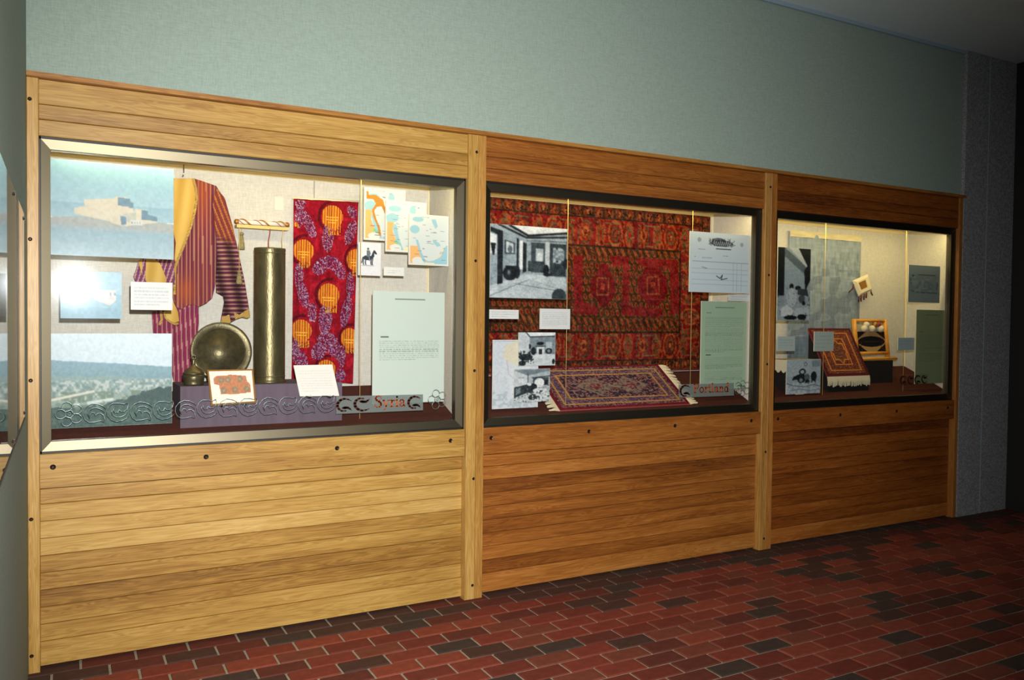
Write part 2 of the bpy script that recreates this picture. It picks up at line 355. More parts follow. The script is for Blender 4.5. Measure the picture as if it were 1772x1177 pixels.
# ------------------------------------------------------------------ painting of flat prints (colour per grid point)
def vnoise(w, h, cx, cy, seed=0):
    r = np.random.default_rng(seed); g = r.random((cy+2, cx+2)); xs = np.linspace(0, cx, w); ys = np.linspace(0, cy, h)
    xi = xs.astype(int); yi = ys.astype(int); fx = xs-xi; fy = (ys-yi)[:, None]; fx = fx*fx*(3-2*fx); fy = fy*fy*(3-2*fy)
    a = g[yi][:, xi]*(1-fx)+g[yi][:, xi+1]*fx; b = g[yi+1][:, xi]*(1-fx)+g[yi+1][:, xi+1]*fx
    return a*(1-fy)+b*fy
class Img:
    def __init__(s, w, h, bg=(255, 255, 255)):
        s.w, s.h = w, h; s.a = np.ones((h, w, 3))*np.array(bg, float)
        s.X, s.Y = np.meshgrid(np.linspace(0, 1, w), np.linspace(0, 1, h)); s.seed = 1
    def noise(s, cx, cy): s.seed += 1; return vnoise(s.w, s.h, cx, cy, s.seed)
    def put(s, mask, c, al=1.0):
        k = np.asarray(mask, float)*al; s.a = s.a*(1-k[..., None])+np.array(c, float)*k[..., None]
    def poly(s, P, c, al=1):
        ins = np.zeros((s.h, s.w), bool); n = len(P)
        for i in range(n):
            (x1, y1), (x2, y2) = P[i], P[(i+1) % n]
            if y1 == y2: continue
            ins ^= ((s.Y >= min(y1, y2)) & (s.Y < max(y1, y2)) & (s.X < (s.Y-y1)*(x2-x1)/(y2-y1)+x1))
        s.put(ins, c, al)
    def rect(s, x0, y0, x1, y1, c, al=1): s.put((s.X >= x0) & (s.X <= x1) & (s.Y >= y0) & (s.Y <= y1), c, al)
    def ell(s, x, y, rx, ry, c, al=1, inner=0):
        d = ((s.X-x)/rx)**2+((s.Y-y)/ry)**2; s.put((d <= 1) & (d >= inner), c, al)
    def line(s, P, wd, c, al=1):
        asp = s.h/s.w
        for (x1, y1), (x2, y2) in zip(P[:-1], P[1:]):
            dx, dy = x2-x1, (y2-y1)*asp; L2 = dx*dx+dy*dy+1e-12
            t = np.clip(((s.X-x1)*dx+(s.Y-y1)*asp*dy)/L2, 0, 1)
            d = np.hypot(s.X-x1-t*dx, (s.Y-y1)*asp-t*dy); s.put(np.clip((wd-d)*s.w+.5, 0, 1), c, al)
    def vgrad(s, y0, y1, c0, c1, mask=None):
        t = np.clip((s.Y-y0)/(y1-y0), 0, 1)[..., None]; g = np.array(c0, float)*(1-t)+np.array(c1, float)*t
        mk_ = ((s.Y >= y0) & (s.Y <= y1)) if mask is None else mask; s.a = np.where(mk_[..., None], g, s.a)
    def grain(s, k, cx, cy): s.a += (s.noise(cx, cy)-.5)[..., None]*k; return s
    def text(s, y0, y1, n, x0=.08, x1=.92, c=(90, 96, 92), al=.6, ragged=True, seed=3):
        r = random.Random(seed); h = (y1-y0)/n
        for i in range(n):
            x = x0; yc = y0+h*(i+.45); end = x1 if i < n-1 or not ragged else x0+(x1-x0)*r.uniform(.3, .8)
            while x < end:
                w_ = r.uniform(.02, .075)*(x1-x0); s.rect(x, yc-h*.2, min(x+w_, end), yc+h*.2, c, al*r.uniform(.6, 1)); x += w_+.014*(x1-x0)
    def blur(s, n=1):
        for _ in range(n):
            p = np.pad(s.a, ((1, 1), (1, 1), (0, 0)), 'edge'); s.a = (p[1:-1, 1:-1]*2+p[:-2, 1:-1]+p[2:, 1:-1]+p[1:-1, :-2]+p[1:-1, 2:])/6
        return s
    def dim(s, k): s.a *= k; return s
    def lin(s): return lin(np.clip(s.a, 0, 255)).reshape(-1, 3)
def gridmesh(name, P, img, ma, parent, zfun=None):
    """P: TL,TR,BR,BL corners"""
    h, w = img.h, img.w; u = img.X[..., None]; v = img.Y[..., None]; P = [np.asarray(p, float) for p in P]
    V = ((P[0]*(1-u)+P[1]*u)*(1-v)+(P[3]*(1-u)+P[2]*u)*v)
    if zfun is not None:
        n = np.cross(P[3]-P[0], P[1]-P[0]); n /= np.linalg.norm(n); V = V+n*zfun(img.X, img.Y)[..., None]
    V = V.reshape(-1, 3); i = np.arange(h-1)[:, None]*w+np.arange(w-1)[None]; Fc = np.stack([i, i+w, i+w+1, i+1], -1).reshape(-1, 4)
    return mk(name, V, Fc, ma, parent, colors=img.lin(), smooth=zfun is not None)
def corners(q, Y, regular=True):
    Ys = [Y]*4 if not hasattr(Y, '__len__') else list(Y)
    P = [atY(p[0], p[1], y) for p, y in zip(q, Ys)]
    if regular and len(set(Ys)) == 1:
        x0 = (P[0][0]+P[3][0])/2; x1 = (P[1][0]+P[2][0])/2; z1 = (P[0][2]+P[1][2])/2; z0 = (P[2][2]+P[3][2])/2
        P = [np.array(p) for p in ((x0, Ys[0], z1), (x1, Ys[0], z1), (x1, Ys[0], z0), (x0, Ys[0], z0))]
    return P
def panel(name, label, cat, q, Y, img, thick=.006, group=None, ma='print', bma='board', part='print', regular=True):
    P = corners(q, Y, regular); n = np.cross(P[3]-P[0], P[1]-P[0]); n /= np.linalg.norm(n)
    if n[1] > 0: n = -n
    V = P+[p-n*thick for p in P]
    Fc = [[0, 3, 2, 1], [4, 5, 6, 7]]+[[j, (j+1) % 4, 4+(j+1) % 4, 4+j] for j in range(4)]
    o = tag(mk(name, V, Fc, M[bma]), label, cat, group); Pp = [p+n*.0007 for p in P]
    ins = (P[0]+P[1]+P[2]+P[3])/4; Pp = [p+(ins-p)*.002 for p in Pp]
    if img is not None: gridmesh(part, Pp, img, M[ma], o)
    return o
def R4(l, t, r, b, sl=None):
    """pixel box with the wall's own perspective slope"""
    def sy(x, y): return y+(583-y)/2812*(x-(l+r)/2)
    return [(l, sy(l, t)), (r, sy(r, t)), (r, sy(r, b)), (l, sy(l, b))]

# --- photographs and cards of the left case
def castle():
    I = Img(190, 150); I.vgrad(0, .56, (138, 186, 208), (176, 208, 220)); n = I.noise(8, 4)
    I.vgrad(.44, .6, (150, 190, 208), (168, 200, 212))
    hill = I.Y > .60-.05*np.sin(I.X*3.2)+.02*n; I.put(hill, (172, 180, 178)); I.put(I.Y > .66+.03*I.X+.02*n, (164, 184, 192))
    lt, dk, md = (216, 210, 190), (112, 146, 166), (192, 196, 186)
    I.poly([(.18, .50), (.26, .47), (.26, .40), (.50, .37), (.52, .345), (.62, .35), (.62, .44), (.66, .40), (.66, .50), (.68, .46), (.77, .47), (.77, .52), (.86, .54), (.86, .60), (.60, .66), (.48, .62), (.18, .56)], lt)
    I.poly([(.53, .35), (.63, .36), (.63, .45), (.53, .44)], dk); I.poly([(.62, .39), (.66, .40), (.66, .46), (.62, .46)], dk)
    I.poly([(.73, .47), (.78, .48), (.78, .58), (.73, .58)], dk); I.poly([(.78, .52), (.86, .54), (.86, .59), (.78, .58)], dk)
    I.poly([(.58, .53), (.68, .50), (.68, .60), (.58, .62)], md); I.poly([(.46, .53), (.58, .56), (.57, .66), (.47, .63)], lt); I.poly([(.55, .55), (.60, .56), (.60, .64), (.56, .65)], dk)
    I.poly([(.63, .59), (.74, .59), (.74, .64), (.63, .64)], (214, 216, 210))
    for k in range(4): I.rect(.645+k*.022, .605, .652+k*.022, .625, (120, 150, 165))
    I.vgrad(.70, 1.001, (150, 182, 196), (176, 202, 212), I.Y > .71+.02*n); return I.grain(12, 40, 30).grain(10, 90, 70).blur().dim(.93)
def village():
    I = Img(190, 150); I.vgrad(0, .4, (206, 222, 230), (196, 214, 224)); n = I.noise(10, 5); n2 = I.noise(60, 40); n3 = I.noise(28, 20)
    I.vgrad(.28, .56, (130, 164, 178), (118, 152, 160), I.Y > .27+.09*I.X+.012*n)
    I.vgrad(.4, .7, (132, 160, 162), (140, 160, 154), I.Y > .42+.06*I.X+.03*n)
    town = (I.Y > .5) & (I.Y < .68+.05*np.sin(I.X*7)); I.put(town & (n2 > .64), (190, 198, 194), .8); I.put(town & (n2 < .26), (104, 130, 126), .7)
    I.put((I.Y > .62) & (n3 > .5), (104, 128, 112), .8); I.put((I.Y > .62) & (n2 > .8), (176, 182, 166), .6)
    I.line([(.02, .70), (.2, .655), (.35, .62)], .010, (206, 206, 190)); I.line([(.2, .76), (.32, .74), (.5, .71)], .012, (198, 210, 206))
    I.put(I.Y > .76-.18*np.clip((I.X-.4)*2.2, 0, 1)+.05*n3, (56, 82, 80)); I.put((I.Y > .72) & (n3 > .7), (84, 110, 98), .5); I.put((I.Y > .78) & (n2 > .66), (78, 106, 92), .8)
    return I.grain(16, 70, 50).blur()
def ruin():
    I = Img(90, 70, (168, 200, 216)); n = I.noise(6, 5); I.put(I.Y > .42+.1*n, (150, 186, 202)); I.poly([(.5, .38), (.9, .38), (.9, .62), (.8, .72), (.55, .6)], (206, 208, 206))
    I.rect(.80, .44, .83, .52, (150, 170, 184)); I.rect(.87, .44, .9, .5, (150, 170, 184)); I.put(I.Y > .74+.06*n, (140, 178, 196)); return I.grain(16, 20, 16)
def card(n=5, w=70, h=46, bg=(216, 219, 218), c=(140, 150, 162), seed=1, x0=.08, x1=.9, y0=.16, y1=.88):
    I = Img(w, h, bg); I.text(y0, y1, n, x0, x1, c, .42, seed=seed); return I
PH = 'mounted photographs in the cases'; CC = 'small caption cards in the cases'; TX = 'tall text panels in the cases'
panel('photo_panel', 'large pale blue photograph of a hilltop castle beside the striped robe', 'photograph', [(88, 276), (301.5, 291.5), (299.5, 449), (86, 441)], .13, castle(), group=PH)
panel('photo_panel', 'small washed-out blue photograph of a ruin below the castle photograph', 'photograph', [(105, 467), (211, 473), (210, 551.5), (104, 551)], .13, ruin(), group=PH)
panel('photo_panel', 'large photograph of a hillside village under pale sky, bottom left case corner', 'photograph', [(84, 577), (297.5, 577.5), (297.5, 733), (84, 742)], .13, village(), group=PH)
panel('caption_card', 'white caption card over the front of the striped robe', 'card', [(226.5, 487), (299, 490), (298, 537), (226, 536)], .13, card(6, seed=4), group=CC)

# --- maps
def mapimg(kind):
    I = Img(80, 104, (206, 212, 210)); sea = (146, 190, 204); n = I.noise(16, 20)
    I.rect(.03, .03, .97, .97, (200, 210, 210)); I.text(.03, .08, 1, .3, .8, (130, 150, 160), .6)
    if kind < 2:
        I.ell(.22, .16, .16, .06, sea); I.ell(.66, .17, .08, .09, sea); I.rect(.03, .30, .22, .42, sea); I.ell(.16, .34, .16, .09, sea)
        I.poly([(.03, .42), (.2, .42), (.17, .6), (.3, .86), (.1, .97), (.03, .97)], (222, 172, 108))
        I.poly([(.2, .45), (.26, .47), (.32, .72), (.44, .96), (.38, .96), (.27, .80), (.17, .55)], sea); I.poly([(.24, .76), (.38, .85), (.2, .83)], (120, 190, 150))
        I.ell(.24, .92, .14, .07, (210, 214, 210)); I.poly([(.45, .92), (.9, .86), (.9, .97), (.45, .97)], (238, 214, 160) if kind == 1 else sea)
        if kind == 0:
            g = (186, 126, 38); I.poly([(.05, .08), (.1, .07), (.11, .14), (.28, .13), (.46, .22), (.5, .36), (.62, .48), (.5, .48), (.42, .34), (.3, .36), (.24, .44), (.3, .6), (.38, .74), (.42, .92), (.36, .9), (.32, .72), (.22, .56), (.19, .42), (.28, .30), (.22, .22), (.06, .22)], g)
    else:
        I.ell(.22, .10, .14, .05, sea); I.poly([(.55, .09), (.66, .08), (.72, .22), (.66, .27), (.6, .18)], sea); I.ell(.14, .30, .12, .08, sea)
        I.poly([(.03, .63), (.22, .62), (.26, .75), (.33, .9), (.1, .97), (.03, .97)], (222, 172, 108)); I.ell(.22, .92, .14, .08, (210, 214, 210))
        I.poly([(.16, .5), (.22, .5), (.3, .72), (.42, .93), (.62, .9), (.8, .82), (.9, .62), (.97, .58), (.97, .97), (.4, .97), (.3, .85)], sea)
        I.poly([(.58, .48), (.66, .5), (.76, .55), (.8, .6), (.7, .62), (.62, .56)], sea); I.line([(.88, .62), (.84, .76), (.72, .84)], .012, (226, 204, 150)); I.rect(.4, .945, .64, .97, (244, 214, 160))
    r = random.Random(kind)
    for k in range(26): x, y = r.uniform(.08, .85), r.uniform(.08, .92); I.rect(x, y, x+r.uniform(.05, .12), y+.012, (96, 112, 128), .7)
    return I
MG = 'overlapping maps in the left case'
panel('map_sheet', 'map with gold crescent area, rearmost and leftmost of the three overlapping maps', 'map', [(630, 324), (701.5, 329.5), (701, 419), (629.5, 415)], .32, mapimg(0), .01, MG)
panel('map_sheet', 'middle one of the three overlapping maps, with orange strip and green patch', 'map', [(668, 346), (738, 351), (737, 439), (667, 435)], .26, mapimg(1), .01, MG)
panel('map_sheet', 'frontmost map of the three overlapping maps, showing a whole peninsula', 'map', [(708, 370), (776.5, 374), (776, 461), (707.5, 458)], .20, mapimg(2), .01, MG)
def rider():
    I = Img(60, 84, (214, 218, 224)); d = (44, 54, 66)
    I.ell(.42, .46, .21, .075, d); I.poly([(.54, .44), (.64, .27), (.72, .26), (.70, .42), (.62, .5)], d); I.poly([(.64, .27), (.70, .21), (.76, .25), (.83, .33), (.78, .36), (.70, .31)], d); I.ell(.43, .19, .045, .035, (80, 90, 100)); I.poly([(.36, .23), (.50, .23), (.55, .33), (.48, .44), (.36, .42)], (96, 110, 118)); I.line([(.46, .40), (.50, .54)], .025, (110, 122, 130))
    for x in (.24, .34, .58, .64): I.line([(x, .48), (x-.03, .6), (x, .7)], .022, d)
    I.line([(.2, .45), (.14, .62)], .02, d); I.ell(.42, .70, .3, .02, (170, 176, 184)); return I.grain(10, 16, 20)
panel('photo_panel', 'small print of a dark horse and rider on white, beside the red batik', 'photograph', [(620, 419), (659.5, 421), (658.5, 477.5), (620, 476.5)], .27, rider(), group=PH)
panel('caption_card', 'tiny white caption card under the overlapping maps', 'card', [(664, 462), (699.5, 463.5), (699, 478), (664, 477)], .27, card(2, 50, 22, x0=.2, x1=.8, y0=.3, y1=.8), group=CC)
def textpanel(bg, lines, w=110, h=170, x0=.09):
    I = Img(w, h, bg); I.rect(.3, .065, .72, .075, (96, 108, 100), .7)
    for (y0, y1, n) in lines:
        if n == 0: I.rect(x0+.02, y0, x0+.13, y1, (50, 60, 56), .8)
        else: I.text(y0, y1, n, x0, .92, (96, 116, 104), .5, seed=int(y0*100))
    return I
panel('text_panel', 'tall very pale green text panel at the right end of the left case', 'text panel', [(645.5, 503), (769.5, 507), (768, 695.5), (644, 699)], .12, textpanel((196, 210, 200), [(.40, .41, 0), (.435, .62, 10), (.955, .965, 1)]), group=TX)
# tilted card and framed fragment leaning on the lavender riser
q = [(508, 632.5), (575, 631), (587, 685), (519, 686)]
o = panel('caption_card', 'large white caption card leaning back against the lavender riser', 'card', q, [.165, .165, .085, .085], card(9, 80, 60, (228, 226, 222), (184, 184, 190), seed=7), .004, CC, regular=False)
def stand(o, q, Yb, n=2):
    for t in ((.25, .75) if n == 2 else (.5,)):
        p = atY(q[3][0]*(1-t)+q[2][0]*t, q[3][1]*(1-t)+q[2][1]*t, Yb); V, Fc = boxg(p[0]-.006, p[0]+.006, p[1]-.008, .131, p[2]-.010, p[2]-.001); v, f = boxg(p[0]-.006, p[0]+.006, p[1]-.010, p[1]-.007, p[2]-.010, p[2]+.008)
        mk('easel_hook', V+v, Fc+[[i+8 for i in g] for g in f], M['acryl'], o)
stand(o, q, .085)
def fragment():
    I = Img(90, 70, (232, 228, 216)); n = I.noise(20, 16)
    I.poly([(.1, .22), (.16, .16), (.42, .15), (.46, .12), (.58, .14), (.84, .17), (.86, .36), (.92, .42), (.93, .70), (.6, .73), (.22, .72), (.21, .44), (.09, .40)], (186, 128, 96))
    for x, y in ((.27, .29), (.42, .28), (.70, .27), (.30, .60), (.56, .60), (.83, .58)): I.ell(x, y, .065, .09, (126, 128, 110), .85); I.ell(x, y, .03, .04, (170, 140, 106), .9)
    return I.grain(22, 30, 24)
q = [(358, 641), (438, 639.5), (443, 697), (365.5, 702)]
P = corners(q, [.165, .165, .085, .085], False)
fr = empty('framed_textile', (P[3]+P[2])/2, 'small gold-framed scrap of orange textile leaning on the lavender riser', 'picture')
n = np.cross(P[3]-P[0], P[1]-P[0]); n /= np.linalg.norm(n); n = n if n[1] < 0 else -n
ctr = sum(P)/4
gridmesh('mat_board', [p+(ctr-p)*.05+n*.002 for p in P], fragment(), M['paper'], fr)
mk('backing', P+[p-n*.006 for p in P], [[0, 3, 2, 1], [4, 5, 6, 7]]+[[j, (j+1) % 4, 4+(j+1) % 4, 4+j] for j in range(4)], M['board'], fr)
for j in range(4):
    a_, b_ = P[j], P[(j+1) % 4]; V = [a_+n*.006, b_+n*.006, b_+(ctr-b_)*.07+n*.006, a_+(ctr-a_)*.07+n*.006]; V += [v-n*.011 for v in V]
    mk('frame_bar', V, [[0, 3, 2, 1], [4, 5, 6, 7]]+[[i, (i+1) % 4, 4+(i+1) % 4, 4+i] for i in range(4)], M['gold'], fr)
stand(fr, q, .085)

# --- riser and brassware
B = BAYS[0]; rx0, rx1, rz = atY(312, 667, .13)[0], atY(592, 664, .13)[0], 1.212
V = [(x, yy, z) for yy in (.13, .44) for x in (rx0, rx1) for z in (floorz(B, yy)-.002, rz)]
ri = mk('display_riser', V, [[0, 1, 3, 2], [4, 6, 7, 5], [1, 5, 7, 3], [0, 2, 6, 4], [0, 4, 5, 1], [2, 3, 7, 6]], M['lav'])
tag(ri, 'lavender cloth-covered riser block under the brassware in the left case', 'riser')
c = np.array([1.068, .26, rz]); va = empty('brass_vase', c, 'tall engraved brass cylinder vase standing on the lavender riser', 'vase')
hv = atY(467, 430, .26)[2]-rz
lathe('body', [(.070, 0), (.082, .0), (.0825, .006), (.078, .012), (.0775, .02), (.0775, hv-.02), (.079, hv-.006), (.0775, hv), (.071, hv-.004), (.071, hv-.25), (.0, hv-.26)], c, M['brass'], va)
for zz in (.03, hv-.03): lathe('engraved_band', [(.0776, zz), (.0792, zz+.003), (.0776, zz+.006)], c, M['brass'], va)
# tray leaning back
tc_ = atY(383.5, 606, .36); R = .1495; tr = empty('brass_tray', (tc_[0], tc_[1]-.03, rz), 'round engraved brass tray leaning upright behind the framed textile', 'tray')
def disc(name, prof, c, tilt, ma, parent, n=64):
    V, Fc = [], []
    ct, st = math.cos(tilt), math.sin(tilt)
    for r, d in prof:
        for k in range(n):
            x, zz = r*math.cos(2*math.pi*k/n), r*math.sin(2*math.pi*k/n); V.append((c[0]+x, c[1]+zz*st+d*ct, c[2]+zz*ct-d*st))
    for i in range(len(prof)-1):
        for k in range(n): Fc.append([i*n+k, i*n+(k+1) % n, (i+1)*n+(k+1) % n, (i+1)*n+k])
    Fc.append([k for k in range(n)]); return mk(name, V, Fc, ma, parent, smooth=True)
tl = .2
tcx = np.array([tc_[0], .36, rz+R*math.cos(tl)+.012])
disc('rim', [(R, .004), (R+.002, 0), (R, -.004), (R*.93, -.002), (R*.80, 0), (R*.765, .006), (R*.765, .010), (R, .008)], tcx, tl, M['brass2'], tr)
disc('plate', [(R*.765, .006), (R*.75, .010), (R*.72, .011), (R*.70, .0085), (R*.685, .0105), (.002, .0105)], tcx, tl, M['brass2'], tr)
# lidded pot
pc = np.array([atY(335, 662, .2)[0], .2, rz]); po = empty('brass_pot', pc, 'little domed brass pot with a ring finial left of the tray', 'pot')
lathe('bowl', [(.036, 0), (.046, .002), (.048, .008), (.046, .014), (.049, .024), (.0505, .04), (.048, .054)], pc, M['brass'], po)
ld = lathe('lid', [(.0495, .054), (.05, .058), (.046, .064), (.036, .076), (.020, .088), (.010, .096), (.0075, .112), (.009, .124), (.006, .128), (0.001, .129)], pc, M['brass'], po)
tubes('ring', [[(pc[0]+.010*math.cos(t), pc[1], pc[2]+.137+.010*math.sin(t)) for t in np.linspace(0, 2*math.pi, 16)]], .003, M['brass'], ld)

# --- robe: cloth pieces cut from outlines, gathered into folds
def cloth(name, poly, Y, colf, parent, ma='cloth', fold=None, step=1.6, origin=None, thick=.004):
    P = np.array(poly, float); E = []
    for i in range(len(P)):
        a_, b_ = P[i], P[(i+1) % len(P)]; k = max(1, int(np.hypot(*(b_-a_))/3)); E += [a_+(b_-a_)*t/k for t in range(k)]
    nb = len(E); lo, hi = P.min(0), P.max(0); pts = [Vector(e) for e in E]
    gx, gy = np.meshgrid(np.arange(lo[0]+1, hi[0], step), np.arange(lo[1]+1, hi[1], step)); gx, gy = gx.ravel(), gy.ravel()
    ins = np.zeros(len(gx), bool); near = np.full(len(gx), 1e9)
    for i in range(nb):
        (x1, y1), (x2, y2) = E[i], E[(i+1) % nb]
        if y1 != y2: ins ^= ((gy >= min(y1, y2)) & (gy < max(y1, y2)) & (gx < (gy-y1)*(x2-x1)/(y2-y1)+x1))
        near = np.minimum(near, np.hypot(gx-x1, gy-y1))
    ok = ins & (near > 1.2); pts += [Vector((x, y)) for x, y in zip(gx[ok], gy[ok])]
    res = delaunay_2d_cdt(pts, [], [list(range(nb))], 1, 1e-4); v2 = np.array([tuple(v) for v in res[0]]); tri = [list(f) for f in res[2]]
    Yv = np.full(len(v2), Y) if fold is None else Y+fold(v2[:, 0], v2[:, 1])
    V = np.array([atY(x, y, yy) for (x, y), yy in zip(v2, Yv)])
    cl = lin(np.clip(colf(v2[:, 0], v2[:, 1]), 0, 255))
    o = mk(name, V, tri, M[ma], parent, origin, True, cl); so = o.modifiers.new('thickness', 'SOLIDIFY'); so.thickness = thick; so.offset = 0
    return o
def mixc(a_, b_, t): t = np.clip(t, 0, 1)[:, None]; return np.array(a_, float)*(1-t)+np.array(b_, float)*t
def stripes(ph, base=(120, 50, 62), alt=(172, 130, 102), th=(104, 42, 78)):
    s = np.mod(ph, 1); c = np.tile(np.array(base, float), (len(ph), 1)); c[s < .26] = alt; c[(s > .55) & (s < .75)] = th; c[(s > .30) & (s < .36)] = (96, 34, 58); return c
def bodycol(x, y):
    ph = (x-.012*(y-300)*((x-320)/70)-300)/7.0
    c = stripes(ph); w_ = np.exp(-((x-352-.02*(y-400))/13)**2)*np.clip((420-y)/80, 0.2, 1)
    c = c*(1-w_[:, None]*.55)+np.array((176, 92, 44))*w_[:, None]*.55
    w2 = np.exp(-((x-320)/18)**2-((y-505)/28)**2); c = c*(1-w2[:, None]*.55)+np.array((186, 98, 44))*w2[:, None]*.55; return c
def skirtcol(x, y):
    c = stripes((x-.05*(y-540)-270)/8.2, (136, 50, 74), (178, 132, 128), (118, 40, 82)); return c
def sleevecol(x, y):
    d = stripes((y*.35-x*.9)/8.0, (124, 58, 48), (176, 116, 58), (108, 46, 62)); hz = stripes(y/7.2, (92, 40, 58), (160, 126, 108), (78, 36, 62))
    hz *= (.82+.25*np.sin((x-.2*y)/4.2))[:, None]; t = np.clip((y-408-.35*(x-390))/16, 0, 1)[:, None]; return d*(1-t)+hz*t
def ycol(x, y): return mixc((188, 152, 72), (206, 174, 98), .5+.5*np.sin(x/4.5+y/30))
def trimcol(x, y): return mixc((146, 116, 62), (196, 164, 92), .5+.5*np.sin((x+y)*1.6))
rb = empty('striped_robe', atY(318, 668, .44), 'purple and orange striped robe with yellow lining hung in the left case', 'robe')
fold = lambda x, y: .008*np.sin(x/8.0+y/90)+.004*np.sin(x/3.7)
cloth('skirt', [(262, 540), (300, 528), (344, 524), (344, 560), (339, 605), (331, 642), (325, 661), (312, 664), (303, 668), (296, 640), (288, 606), (266, 586)], .465, skirtcol, rb, fold=fold)
cloth('bodice', [(262, 330), (301, 309), (336, 309), (352, 314), (374, 322), (388, 345), (393, 390), (384, 430), (376, 470), (371, 500), (367, 516), (357, 525), (344, 531), (334, 527), (324, 529), (312, 536), (304, 530), (296, 505), (286, 470), (266, 455), (258, 420), (256, 370)], .45, bodycol, rb, fold=fold)
cloth('sleeve', [(374, 324), (389, 343), (403, 393), (410, 424), (424, 490), (433, 548), (428, 551), (419, 548), (410, 551), (402, 556), (392, 563), (381, 561), (383, 547), (388, 522), (386, 512), (374, 506), (373, 480), (376, 440), (372, 390), (368, 350)], .425, sleevecol, rb, fold=lambda x, y: .008*np.sin((x-.2*y)/6))
cloth('cuff', [(433, 548), (428, 551), (419, 549), (410, 552), (402, 556), (392, 563), (381, 561), (384, 549), (398, 544), (406, 541), (414, 545), (424, 538), (431, 535)], .419, trimcol, rb)
cloth('sleeve', [(231, 478), (240, 452), (256, 440), (300, 440), (303, 492), (280, 494), (236, 492)], .43, lambda x, y: stripes((x+.3*y)/8, (132, 70, 96), (188, 158, 160), (112, 54, 100)), rb, fold=fold)
cloth('sleeve_lining', [(239, 452), (244, 447), (268, 449), (277, 456), (287, 480), (288, 492), (256, 491), (246, 477)], .42, ycol, rb)
cloth('neck_lining', [(301, 309), (335, 309), (340, 326), (341, 345), (338, 366), (331, 392), (321, 420), (311, 444), (305, 458), (302, 448), (304, 420), (300, 400)], .436, ycol, rb, fold=lambda x, y: .004*np.sin(x/5))
def band(name, pts, w_, Y, origin=None):
    p = np.array(pts, float); t = np.gradient(p, axis=0); nn = np.stack([-t[:, 1], t[:, 0]], 1); nn /= np.linalg.norm(nn, axis=1)[:, None]
    return cloth(name, (p+nn*w_).tolist()+(p-nn*w_)[::-1].tolist(), Y, trimcol, rb, step=2, origin=origin)
band('collar_band', [(334, 309), (339, 326), (340, 345), (337, 366), (330, 392), (320, 420), (310, 444), (303, 462), (302, 486), (302, 510)], 2.4, .43)
cloth('front_flap', [(282, 533), (300, 522), (308, 540), (310, 556), (300, 560), (288, 551)], .437, ycol, rb)
band('flap_band', [(284, 540), (286, 550), (294, 557), (303, 561), (309, 560)], 1.8, .433)
band('hem_band', [(278, 538), (280, 552), (276, 563)], 2.2, .436)
hg = [atY(x, y, .455) for x, y in ((318, 285), (318, 300), (316, 306))]; tubes('hanger_hook', [hg], .003, M['steel'], rb)
# --- rod with twisted cord on a ledge, tassels
p0, p1 = atY(408, 391, .46), atY(497, 394, .46)
sh = box('wall_ledge', p0[0], p1[0], .43, .5, p0[2]-.010, p0[2]+.006, M['cord']); tag(sh, 'small pale ledge on the back panel above the brass vase', 'shelf')
zr = p0[2]+.006+.016; rod = empty('corded_rod', ((p0[0]+p1[0])/2, .452, zr-.016), 'short rod wrapped in gold and white cord lying on the small ledge', 'rod')
tubes('rod', [[(p0[0]+.004, .452, zr), (p1[0]-.004, .452, zr)]], .0125, M['white'], rod, 10)
for i_, (ma, f0) in enumerate((('gold', 0), ('red', math.pi*.7))):
    tubes('twisted_cord', [[(x, .452+.0135*math.cos(f0+k*.42), zr+.0135*math.sin(f0+k*.42)) for k, x in enumerate(np.linspace(p0[0]+.006, p1[0]-.006, 40))]], .0045 if i_ == 0 else .002, M[ma], rod)
for e in (p0[0]+.004, p1[0]-.004): lathe('end_cap', [(.006, -.012), (.014, -.008), (.015, .002), (.010, .012), (.002, .014)], (e, .452, zr), M['gold'], rod, 14)
def tassel(px, y0, y1, Y, label):
    a_, b_ = atY(px, y0, Y), atY(px, y1, Y); h = a_[2]-b_[2]; t = empty('tassel', b_, label, 'tassel', 'tassels in the left case')
    zt = p0[2]-.009
    tubes('string', [[(b_[0], Y, b_[2]+h), (b_[0], Y, zt)]] if zt > b_[2]+h else [[(b_[0], Y, b_[2]+h-.01), (b_[0], Y, b_[2]+h+.04)]], .0015, M['cord'], t)
    lathe('head', [(.002, h*.82), (.010, h*.84), (.012, h*.92), (.008, h), (.002, h)], b_, M['tassel'], t, 12)
    lathe('skirt', [(.016, 0), (.017, h*.08), (.013, h*.5), (.008, h*.82)], b_, M['tassel'], t, 12)
tassel(418, 402, 432, .445, 'small olive tassel hanging from the ledge left of the vase')
tassel(414, 468, 492, .405, 'small pale tassel hanging over the sleeve of the striped robe')
for px0, px1, yb, lab, rr, cm in ((467, 464, 440, 'red string hanging from the gold cord down into the vase', .0026, 'red'), (489, 488, 436, 'thin pale string hanging beside the red one into the vase', .0016, 'cord')):
    L_ = [atY(px0+(px1-px0)*t+.8*math.sin(t*9), 394+(yb-394)*t, .44-.15*t) for t in np.linspace(0, 1, 9)]
    tag(tubes('hanging_string', [L_], rr, M[cm]), lab, 'string')

